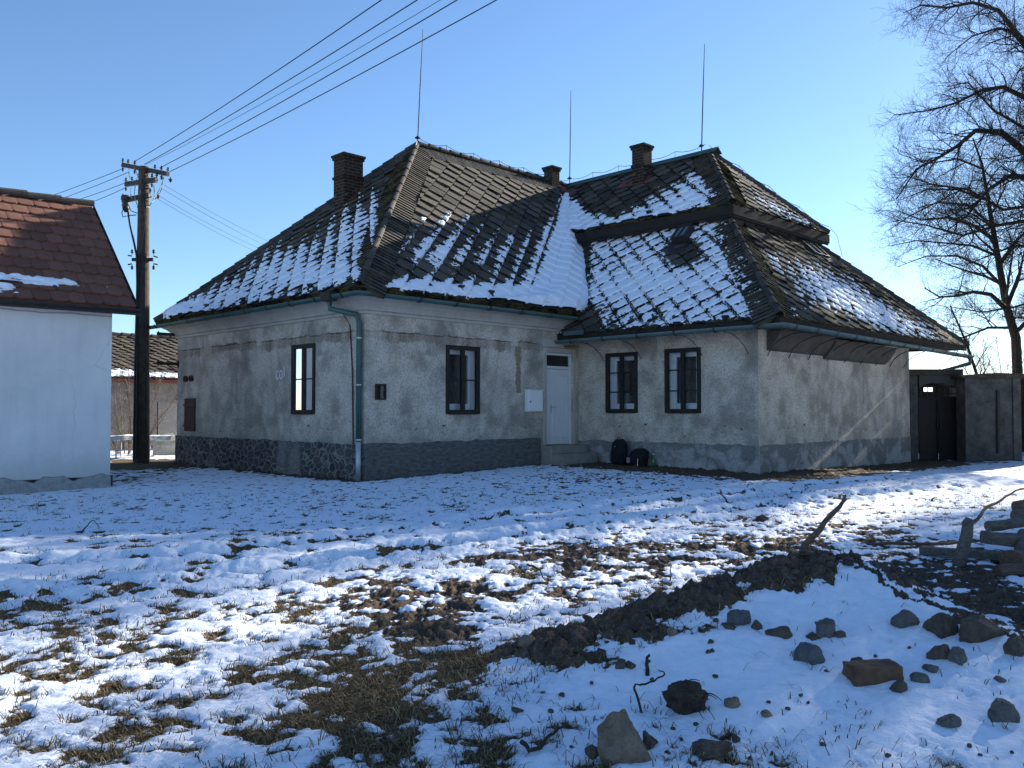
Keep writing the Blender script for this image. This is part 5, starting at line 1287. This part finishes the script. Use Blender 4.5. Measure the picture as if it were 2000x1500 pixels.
# ================================================================== ROCKS, TIMBER, BAGS
from mathutils import noise as mnoise
_ico = {}
def rock_mesh(seed, size, cuts=9, rough=.22, sub=4, point=0.):
    if sub not in _ico:
        bm = bmesh.new(); bmesh.ops.create_icosphere(bm, subdivisions=sub, radius=1.); _ico[sub] = (np.array([v.co[:] for v in bm.verts]), [[v.index for v in f.verts] for f in bm.faces]); bm.free()
    V0, Fc = _ico[sub]; r = np.random.RandomState(seed); P = V0.copy()
    for _ in range(cuts):
        n = r.normal(size=3); n /= np.linalg.norm(n); d = r.uniform(.45, .8); over = P @ n - d; P = P - np.clip(over, 0, None)[:, None] * n * .96
    P += V0 * (rough * np.array([mnoise.fractal(Vector(v) * 2.2 + Vector((seed, 0, 0)), 1., 2., 4) for v in V0]))[:, None] * .45
    if point: P[:, :2] *= (1 - point * np.clip(P[:, 2:3], -.2, 1) * .75)
    ext = P.max(0) - P.min(0); P = (P - (P.max(0) + P.min(0)) / 2) / ext * np.array(size)
    return P, Fc
def rock(label, px, py, w, h, mat, seed, depth=1., rz=None, sink=.25, cuts=9, point=0., tilt=(0, 0), name='rock', group=None, cat='rock', rough=.24):
    """px,py = where its foot meets the ground; w,h = visible size in photo pixels"""
    P = atG(px, py); sc = P[1] / F; size = (w * sc, w * sc * depth, h * sc / (1 - sink * .5))
    co, fc = rock_mesh(seed, size, cuts, rough, 4 if w > 25 else 3, point); rz = rz if rz is not None else (seed * 1.7) % 6.28
    mt = Matrix.Rotation(tilt[0], 3, 'X') @ Matrix.Rotation(tilt[1], 3, 'Y')
    co = co @ np.array(mt).T
    me = bpy.data.meshes.new(name); me.from_pydata(co.tolist(), [], fc); me.materials.append(M[mat]); me.polygons.foreach_set('use_smooth', [False] * len(me.polygons)); me.update()
    o = bpy.data.objects.new(name, me); COL.objects.link(o)
    o.location = (P[0], P[1] + w * sc * depth * .25, P[2] + size[2] * (.5 - sink)); return tag(o, label, cat, group)
ROCKS = [
 ('large tan pointed boulder at the bottom of the picture', 1222, 1482, 108, 100, 'rock_tan', 4, .8, .20, 8, .40),
 ('small brown stone leaning against the left foot of the pointed boulder', 1157, 1478, 30, 30, 'rock_brown', 12, 1., .3, 8, 0),
 ('brown stone against the right side of the pointed boulder', 1272, 1462, 34, 40, 'rock_brown', 13, 1., .3, 8, 0),
 ('long flat-topped dark stone at the bottom, right of the pointed boulder', 1393, 1488, 92, 42, 'rock_brown', 21, .7, .25, 10, 0),
 ('blue-grey angular block above and left of the brick', 1582, 1294, 66, 48, 'rock_blue', 33, .8, .3, 8, 0),
 ('rounded speckled grey stone lying alone at the upper right of the heap', 1771, 1224, 58, 40, 'rock_grey', 41, .8, .25, 6, 0),
 ('broad brown boulder at the right shoulder of the heap', 1846, 1240, 66, 54, 'rock_brown', 52, .8, .25, 9, 0),
 ('large dark cracked boulder right of the broad brown one', 1918, 1248, 92, 58, 'rock_brown', 63, .7, .3, 10, 0),
 ('grey stone on top of the trio in the middle of the heap', 1614, 1243, 42, 40, 'rock_grey', 71, .9, .2, 8, 0),
 ('flat brown stone at the left of the middle trio', 1591, 1249, 34, 18, 'rock_brown', 72, .8, .3, 8, 0),
 ('small brown stone at the right of the middle trio', 1638, 1244, 30, 18, 'rock_brown', 73, .8, .3, 8, 0),
 ('round dark grey stone below the earth crest, left of the hollow', 1446, 1222, 45, 38, 'rock_blue', 81, .9, .25, 7, 0),
 ('flat brown stone under the round dark grey one', 1427, 1229, 30, 14, 'rock_brown', 82, .8, .3, 8, 0),
 ('curved brown slab edging a snow hollow', 1522, 1243, 54, 26, 'rock_brown', 91, .5, .3, 8, 0),
 ('small brown stone left of the curved slab', 1480, 1229, 26, 22, 'rock_brown', 92, .9, .3, 8, 0),
 ('grey wedge-shaped stone just under the earth crest', 1468, 1186, 36, 34, 'rock_grey', 101, .9, .2, 8, .3),
 ('brown stone at the left of the pair under the broad boulder', 1836, 1287, 44, 38, 'rock_brown', 111, .8, .25, 8, 0),
 ('grey stone at the right of the pair under the broad boulder', 1876, 1296, 40, 38, 'rock_grey', 112, .8, .25, 7, 0),
 ('brown stone propping the back left corner of the brick', 1672, 1302, 30, 26, 'rock_brown', 121, .9, .3, 8, 0),
 ('dark stone under the right end of the brick', 1760, 1352, 36, 32, 'rock_brown', 122, .9, .3, 8, 0),
 ('small grey stone right of the brick', 1821, 1312, 30, 17, 'rock_grey', 131, .9, .3, 7, 0),
 ('narrow tilted grey stone between the brick and the small grey stone', 1799, 1332, 38, 22, 'rock_grey', 132, .6, .3, 8, 0),
 ('pale grey block with a flat side near the right edge', 1964, 1408, 60, 52, 'rock_grey', 141, .7, .25, 9, 0),
 ('flat dark stone left of the pale grey block', 1858, 1418, 50, 26, 'rock_grey', 151, .7, .3, 8, 0),
 ('brown stone alone in the snow below the root clod', 1432, 1380, 32, 25, 'rock_tan', 161, .9, .3, 8, 0),
 ('small round dark stone above the long flat stone', 1438, 1450, 16, 19, 'rock_brown', 171, 1., .25, 6, 0),
 ('small brown stone midway between the clod and the brick', 1500, 1400, 24, 14, 'rock_tan', 172, .9, .3, 7, 0),
 ('brown stone at the left of the pair on the lower left slope', 1212, 1305, 22, 22, 'rock_brown', 181, .9, .25, 8, 0),
 ('brown stone at the right of the pair on the lower left slope', 1232, 1305, 20, 16, 'rock_brown', 182, .9, .25, 8, 0),
 ('tan stone below the earth bank on the left slope', 1314, 1241, 22, 18, 'rock_tan', 191, .9, .25, 8, 0),
 ('dark stone cut by the right edge below the cracked boulder', 1990, 1282, 46, 44, 'rock_brown', 201, .8, .25, 9, 0),
 ('flat stone near the right edge between boulder and grey block', 1956, 1331, 22, 11, 'rock_grey', 202, .9, .3, 8, 0),
 ('tan rounded stone at the left end of the earth bank', 1030, 1262, 38, 26, 'rock_tan', 211, .9, .3, 7, 0),
 ('dark stone at the foot of the left end of the earth bank', 1022, 1282, 34, 20, 'rock_brown', 212, .9, .3, 8, 0),
 ('dark stone alone in the snow at the left of the heap', 1011, 1392, 25, 14, 'rock_brown', 213, .9, .3, 8, 0),
 ('grey stone in the earth on the crest of the heap', 1582, 1090, 34, 18, 'rock_grey', 221, .9, .3, 8, 0),
 ('brown stone stuck in the middle of the earth bank', 1190, 1245, 26, 18, 'rock_brown', 231, .9, .35, 8, 0),
 ('dark stone in the foreground trodden snow beside the turf', 915, 1480, 26, 18, 'rock_brown', 232, .9, .35, 8, 0),
 ('grey-brown stone lying beyond the crest near the branch', 1490, 1018, 26, 16, 'rock_brown', 241, .9, .3, 8, 0),
]
for lab, px, py, w, h, mat, sd, dep, sink, cuts, pt in ROCKS: rock(lab, px, py, w, h, mat, sd, dep, None, sink + .10, cuts, pt)
pr = random.Random(12)
for i in range(46):
    x, y = pr.uniform(1060, 1990), pr.uniform(1150, 1490)
    P = atG(x, y); m_, sd_, t_ = mound(np.array([[P[0]]]), np.array([[P[1]]]))
    if m_[0, 0] < .02 or sd_[0, 0] > -.12: continue
    rock('tiny dark stone dotting the snow on the heap', x, y, pr.uniform(6, 13), pr.uniform(5, 9), 'rock_brown', 300 + i, .9, None, .3, 7, group='tiny dark stones dotting the snow heap')
for i in range(60):      # crumbs of earth along the bare crest
    k = pr.random() * 5.2 + .4; j = int(k); a, b = RIDGE[j], RIDGE[j + 1]; t = k - j; o_ = pr.uniform(-.32, .25) * (1 if k < 4 else .4)
    x, y = a[0] + (b[0] - a[0]) * t + pr.uniform(-.1, .1), a[1] + (b[1] - a[1]) * t + o_; z = gz(x, y); s_ = pr.uniform(.02, .065)
    co, fc = rock_mesh(500 + i, (s_ * 1.3, s_, s_ * .8), 8, .25, 3); me = bpy.data.meshes.new('earth_clod'); me.from_pydata(co.tolist(), [], fc); me.materials.append(M[pr.choice(['clod', 'clod', 'rock_brown'])])
    o = bpy.data.objects.new('earth_clod', me); COL.objects.link(o); o.location = (x, y, z + s_ * .18); tag(o, 'crumbly dark earth clod on the bare crest of the heap', 'clod', 'earth clods along the bare crest')
# the brick
P = atG(1718, 1338); sc = P[1] / F
mb = MB(); bxv = np.array([.985, .17, 0]); byv = np.array([-.17, .985, 0]); mb.box((0, 0, 0), bxv, byv, np.array([-.04, -.10, 1.]) / 1.006, 50 * sc, 26 * sc, 19 * sc)
bm = bmesh.new(); vv = [bm.verts.new(v) for v in mb.v]; [bm.faces.new([vv[i] for i in f]) for f in mb.f]; bmesh.ops.subdivide_edges(bm, edges=bm.edges[:], cuts=12, use_grid_fill=True); bmesh.ops.smooth_vert(bm, verts=bm.verts[:], factor=.5, use_axis_x=True, use_axis_y=True, use_axis_z=True)
for v in bm.verts: v.co += v.co.normalized() * (mnoise.fractal(v.co * 14, 1., 2., 5) * .012 - .03 * max(0, mnoise.noise(v.co * 6) - .35))
mb = MB(); bm.verts.index_update(); mb.add([v.co[:] for v in bm.verts], [[v.index for v in f.verts] for f in bm.faces]); bm.free()
bo = mb.build('brick', 'old_brick', None); bo.location = tuple(P + np.array([0, .08, 14 * sc])); tag(bo, 'worn red-brown brick lying among stones on the snow heap', 'brick')
# root clod with tangled roots
cl = rock('shaggy dark root clod with tangled roots in the snow', 1343, 1392, 92, 62, 'clod', 401, .8, None, .2, 5, name='root_clod', cat='clod', rough=.55)
cp = atG(1343, 1380)
def sticks(mb, pts, r): mb.tube(pts, r, 5)
qr = random.Random(8)
for i in range(11):
    mb = MB()
    a_ = qr.uniform(0, 6.28); cc_ = np.array(cl.location); p = cc_ + np.array([math.cos(a_) * .085, math.sin(a_) * .07 - .02, qr.uniform(-.01, .06)]); d = np.array([math.cos(a_) * .5 + qr.gauss(0, .3), math.sin(a_) * .3 - .3, qr.uniform(-.6, .5)]); pts = [p]
    for k in range(5): d = d + np.array([qr.gauss(0, .4), qr.gauss(0, .4), qr.gauss(0, .4)]); pts.append(pts[-1] + d / np.linalg.norm(d) * .018 - UP * .004 * k)
    mb.tube(pts, [.004, .0035, .003, .0025, .002, .0015], 4)
    cl_r = mb.build('root', 'bark', None); cl_r.parent = cl; cl_r.matrix_parent_inverse = parent_world(cl).inverted()
def twigthing(label, pts, r, mat='bark', name='twig', cat='twig'):
    mb = MB(); P = [np.array(p) for p in pts]; fine = []
    Pe = [2 * P[0] - P[1]] + P + [2 * P[-1] - P[-2]]; jq = random.Random(len(label))
    for i in range(1, len(Pe) - 2):
        for t in (0, .25, .5, .75):
            a, b, c, d = Pe[i - 1:i + 3]; fine.append(.5 * (2 * b + (c - a) * t + (2 * a - 5 * b + 4 * c - d) * t * t + (3 * b - a - 3 * c + d) * t ** 3) + np.array([jq.gauss(0, r * .35), jq.gauss(0, r * .35), jq.gauss(0, r * .35)]))
    fine.append(P[-1]); n = len(fine); rs = [r * (1 - .6 * i / (n - 1)) for i in range(n)]
    mb.tube(fine, rs, 6); return tag(mb.build(name, mat, None, origin=P[0], smooth=True), label, cat)
def gp(px, py, up=0., dy=0.): p = atG(px, py); return p + UP * up + np.array([0, dy, 0])
def upright(px0, py0, L):    # points standing over a foot point, read at the foot's distance
    f = gp(px0, py0); return [f - UP * .05] + [atY(x, y, f[1] + dy) for x, y, dy in L]
twigthing('thin crooked root sprawling left of the root clod', upright(1255, 1392, [(1244, 1360, 0), (1240, 1340, .02), (1262, 1335, .02), (1290, 1322, .05), (1298, 1316, .05), (1286, 1308, .05)]), .0075)
twigthing('upright broken twig standing above the root clod', upright(1266, 1318, [(1264, 1290, .0), (1268, 1278, .02)]), .014)
twigthing('low crooked root lying at the left foot of the heap', [gp(1018, 1460, .02), gp(1040, 1475, .02), gp(1070, 1462, .04), gp(1096, 1440, .05), gp(1110, 1432, .03)], .011)
twigthing('thin curved twig standing alone left of the earth bank', upright(1310, 1138, [(1309, 1120, 0), (1310, 1100, .02)]), .008)
twigthing('thin dark twig lying across snow at the left, near the ruts', [gp(1030, 1105, .01), gp(1050, 1122, .06), gp(1065, 1136, .01)], .012)
twigthing('forked twig on the far snow in front of the windows', upright(1421, 985, [(1418, 975, 0), (1408, 966, .1), (1400, 962, .1)]), .016)
twigthing('long thin pole lying on the mud behind the crest', [gp(1690, 1068, .03), gp(1780, 1072, .05), gp(1870, 1070, .06), gp(1900, 1058, .08)], .022, 'brown_wood', 'thin_pole', 'pole')
twigthing('thin dark pole resting on the timber stack at the right edge', [gp(1898, 1032, .06), gp(1930, 1026, .22), gp(1965, 1018, .32), gp(2010, 1008, .42)], .024, 'brown_wood', 'thin_pole', 'pole')
twigthing('fine sprig of twigs on the far left snow', [gp(158, 1042, .01), gp(170, 1036, .06), gp(182, 1032, .10), gp(194, 1034, .02)], .009)
twigthing('hooked twig sticking up on the far snow at the right', upright(1818, 978, [(1822, 974, 0), (1830, 971, .1)]), .018)
# the leaning broken branch
f = gp(1556, 1084)
BR = [f - UP * .1] + [atY(x, y, f[1] + d) for x, y, d in [(1572, 1064, .02), (1590, 1046, .05), (1602, 1034, .05), (1610, 1020, .08), (1625, 1004, .12), (1640, 990, .15), (1646, 980, .15), (1652, 966, .15)]]
br = thing('broken_branch', 'forked-up broken branch leaning out of the heap crest', 'branch', f)
mb = MB(); mb.tube(BR, [.036, .034, .031, .034, .027, .028, .023, .019, .010], 9); mb.tube([BR[-2], atY(1655, 974, BR[-2][1])], [.02, .008], 6); mb.build('stem', 'brown_wood', br, smooth=True)
# leaning stake
f = gp(1868, 1104); st = [f - UP * .1] + [atY(x, y, f[1] + d) for x, y, d in [(1880, 1075, .03), (1888, 1045, .06), (1891, 1018, .08), (1893, 1012, .08)]]
mb = MB(); mb.tube(st, [.062, .06, .056, .05, .03], 9); tag(mb.build('stake', 'weathered_wood', None, origin=f, smooth=True), 'short weathered stake leaning upright in the mud', 'stake')
def timber(label, pa, pb, w, h, mat='weathered_wood', rnd=False, name='timber'):
    a, b = np.array(pa), np.array(pb); d = b - a; L = np.linalg.norm(d); d /= L; n = np.cross(d, UP); n /= np.linalg.norm(n); u2 = np.cross(n, d); mb = MB(); w *= .8; h *= .75; tr_ = random.Random(len(label))
    if rnd: mb.tube([a + d * L * t + UP * tr_.uniform(-.01, .01) for t in np.linspace(0, 1, 7)], [w * tr_.uniform(.9, 1.06) for _ in range(7)], 12)
    else:
        k = 7
        for i in range(k):
            pass
        vs = []
        for i in range(k + 1):
            c = a + d * L * i / k
            for sx, sy in ((-1, -1), (-.2, -1.08), (1, -1), (1.08, 0), (1, 1), (.1, 1.06), (-1, 1), (-1.05, .1)): vs.append(c + n * w * sx * tr_.uniform(.9, 1.05) + u2 * h * sy * tr_.uniform(.86, 1.06))
        fs = [(i * 8 + j, i * 8 + (j + 1) % 8, (i + 1) * 8 + (j + 1) % 8, (i + 1) * 8 + j) for i in range(k) for j in range(8)] + [tuple(range(8))[::-1], tuple(k * 8 + j for j in range(8))]
        mb.add(vs, fs)
    o = mb.build(name, mat, None, origin=a, fix=True); return tag(o, label, 'timber', 'timbers heaped at the right edge')
g1 = gp(1945, 1100)
yb = g1[1]
timber('grey squared beam end on top of the timber heap', atY(1926, 1050, yb + .1), atY(2060, 1062, yb + .3), .10, .085)
timber('grey weathered plank half buried on the mud behind the stake', gp(1800, 1084, .05), gp(1960, 1098, .06), .09, .05)
timber('split log crossing behind the squared beam', atY(1930, 1028, yb + .5), atY(2060, 1010, yb + .8), .075, .06, rnd=True, name='log')
timber('brown log with its round end facing the camera', atY(1975, 1098, yb - .35), atY(2060, 1072, yb + .6), .13, .1, 'brown_wood', True, 'log')
timber('dark low log at the foot of the timber heap', gp(1950, 1128, .06), gp(2080, 1122, .08), .08, .08, 'brown_wood', True, 'log')
timber('brown log at the back of the timber heap', atY(1985, 990, yb + 1.0), atY(2100, 985, yb + 1.3), .09, .09, 'brown_wood', True, 'log')
timber('grey log under the brown back log', atY(1984, 1008, yb + .9), atY(2100, 1004, yb + 1.2), .10, .09, rnd=True, name='log')
timber('upright split log propped against the right of the heap', atY(1990, 1110, yb - .1), atY(2002, 1042, yb + .2), .09, .08, rnd=True, name='log')

# ---- bags and bottle by the wall
def w3(px, py, off): return onplane(px, py, H(UD - off, 0, 0), U)
def bag(label, px, py, w, h, d, lean, seed, slump=0.):
    f = w3(px, py, .28); f[2] = gz(f[0], f[1]) + .0; root = thing('backpack', label, 'backpack', f)
    X = -V; Y = U; bm = bmesh.new(); bmesh.ops.create_cube(bm, size=1.); bmesh.ops.subdivide_edges(bm, edges=bm.edges[:], cuts=7, use_grid_fill=True)
    r = random.Random(seed); vs = []
    for v in bm.verts:
        x, y, z = v.co; t = z + .5
        k = 1 - .42 * max(0, t - .45) ** 1.6 - .05 * (1 - t); rx = (abs(2 * x) ** 3 + abs(2 * y) ** 3) ** (1 / 3) + 1e-6; m_ = max(abs(2 * x), abs(2 * y)) / rx
        cap_ = math.sqrt(max(0., 1 - max(0, (t - .72) / .28) ** 2)) * .45 + .55
        xx, yy = x * m_ * k * cap_, y * m_ * (1 - .35 * max(0, t - .5)) * cap_
        nz = mnoise.fractal(Vector((x * 3 + seed, y * 3, z * 3)), 1., 2., 3) * .05
        vs.append((f + X * (xx * w * (1 + nz) + slump * t * t) + Y * ((yy + .1 * lean * t) * d * (1 + nz)) + UP * (t * h * (1 + nz * .4))))
    fs = [[v.index for v in f_.verts] for f_ in bm.faces]; bm.free(); mb = MB(); mb.add(vs, fs); mb.build('body', 'black_cloth', root, smooth=True, fix=True)
    mb = MB(); mb.box(f - Y * d * .46 + UP * h * .27, X, Y, UP, w * .33, d * .10, h * .19); mb.build('front_pocket', 'black_cloth', root, bevel=.03)
    mb = MB(); mb.tube([f + X * slump + UP * h * .95 - X * .05, f + X * slump + UP * (h + .05) - X * .03, f + X * slump + UP * (h + .05) + X * .03, f + X * slump + UP * h * .95 + X * .05], .010, 6); mb.build('carry_loop', 'black_cloth', root)
    for sg in (-1, 1): mb = MB(); mb.tube([f + X * sg * w * .47 + UP * h * .62, f + X * sg * w * .60 - Y * .05 + UP * h * .35, f + X * sg * w * .55 - Y * .06 + UP * .06], .013, 6); mb.build('strap', 'black_cloth', root)
    return root, f, X, Y
b1_, f, X, Y = bag('tall black backpack standing against the wall beside the steps', 1209, 902, .40, .60, .30, 1., 3)
mb = MB(); mb.box(f - Y * .16 + UP * .43, X, Y, UP, .013, .006, .016); mb.build('buckle', 'cloth_trim', b1_)
b2_, f, X, Y = bag('low slumped black backpack with grey trim beside the bottle', 1246, 906, .46, .40, .34, 1., 9, .06)
mb = MB(); mb.box(f - Y * .205 - X * .13 + UP * .13, X, Y, UP, .045, .006, .06); mb.build('mesh_patch', 'cloth_trim', b2_)
mb = MB(); mb.tube([f - Y * .19 + X * .14 + UP * .17, f - Y * .22 + X * .15 + UP * .08, f - Y * .24 + X * .17 + UP * .0], .007, 5); mb.build('drawcord', 'reveal_white', b2_)
f = w3(1276, 905, .14); f[2] = gz(f[0], f[1]); mb = MB(); mb.lathe(f, [(.036, 0), (.04, .02), (.04, .17), (.034, .20), (.016, .26), (.014, .29)], 14); bt = mb.build('bottle', 'green_plastic', None, origin=f, smooth=True); tag(bt, 'green plastic bottle standing by the wall right of the bags', 'bottle')
mb = MB(); mb.lathe(f + UP * .29, [(.016, 0), (.016, .022)], 10); c_ = mb.build('bottle_cap', 'pvc_white', None, origin=f + UP * .29); c_.parent = bt; c_.matrix_parent_inverse = parent_world(bt).inverted()
rock('pale broken stone at the foot of the rubble plinth', 415, 908, 15, 12, 'rock_tan', 601, .8, None, .2, 8)

# ================================================================== LIGHT, SKY, CAMERA
SUN_AZ, SUN_EL = 47.3, 21.0          # to the right of the view direction, above the horizon
w = bpy.data.worlds.new('World'); scene.world = w; w.use_nodes = True; nt = w.node_tree
sky_ = nt.nodes.new('ShaderNodeTexSky'); sky_.sky_type = 'NISHITA'; sky_.sun_disc = False; sky_.sun_elevation = R(SUN_EL); sky_.sun_rotation = R(SUN_AZ)
sky_.air_density = 1.0; sky_.dust_density = .15; sky_.ozone_density = 4.6; sky_.altitude = 350
bg = nt.nodes['Background']; bg.inputs[1].default_value = .056; nt.links.new(sky_.outputs[0], bg.inputs[0])
sd = bpy.data.lights.new('sun', 'SUN'); sd.energy = 3.9; sd.angle = R(.53); sd.color = (1., .92, .80)
so = bpy.data.objects.new('sun', sd); COL.objects.link(so)
dv = Vector((math.sin(R(SUN_AZ)) * math.cos(R(SUN_EL)), math.cos(R(SUN_AZ)) * math.cos(R(SUN_EL)), math.sin(R(SUN_EL))))
so.rotation_euler = dv.to_track_quat('Z', 'Y').to_euler(); so.location = tuple(dv * 60)
cam = bpy.data.cameras.new('camera'); cam.sensor_width = 36; cam.lens = F / 2000 * 36; cam.clip_end = 5000; cam.clip_start = .05
co_ = bpy.data.objects.new('camera', cam); COL.objects.link(co_); co_.location = (0, 0, EZ); co_.rotation_euler = (R(90) + PIT, 0, 0)
scene.camera = co_
vs_ = scene.view_settings; vs_.view_transform = 'Standard'; vs_.look = 'None'; vs_.exposure = 1.92; vs_.gamma = 1.; vs_.use_curve_mapping = False
scene.render.engine = 'CYCLES'; scene.cycles.max_bounces = 6
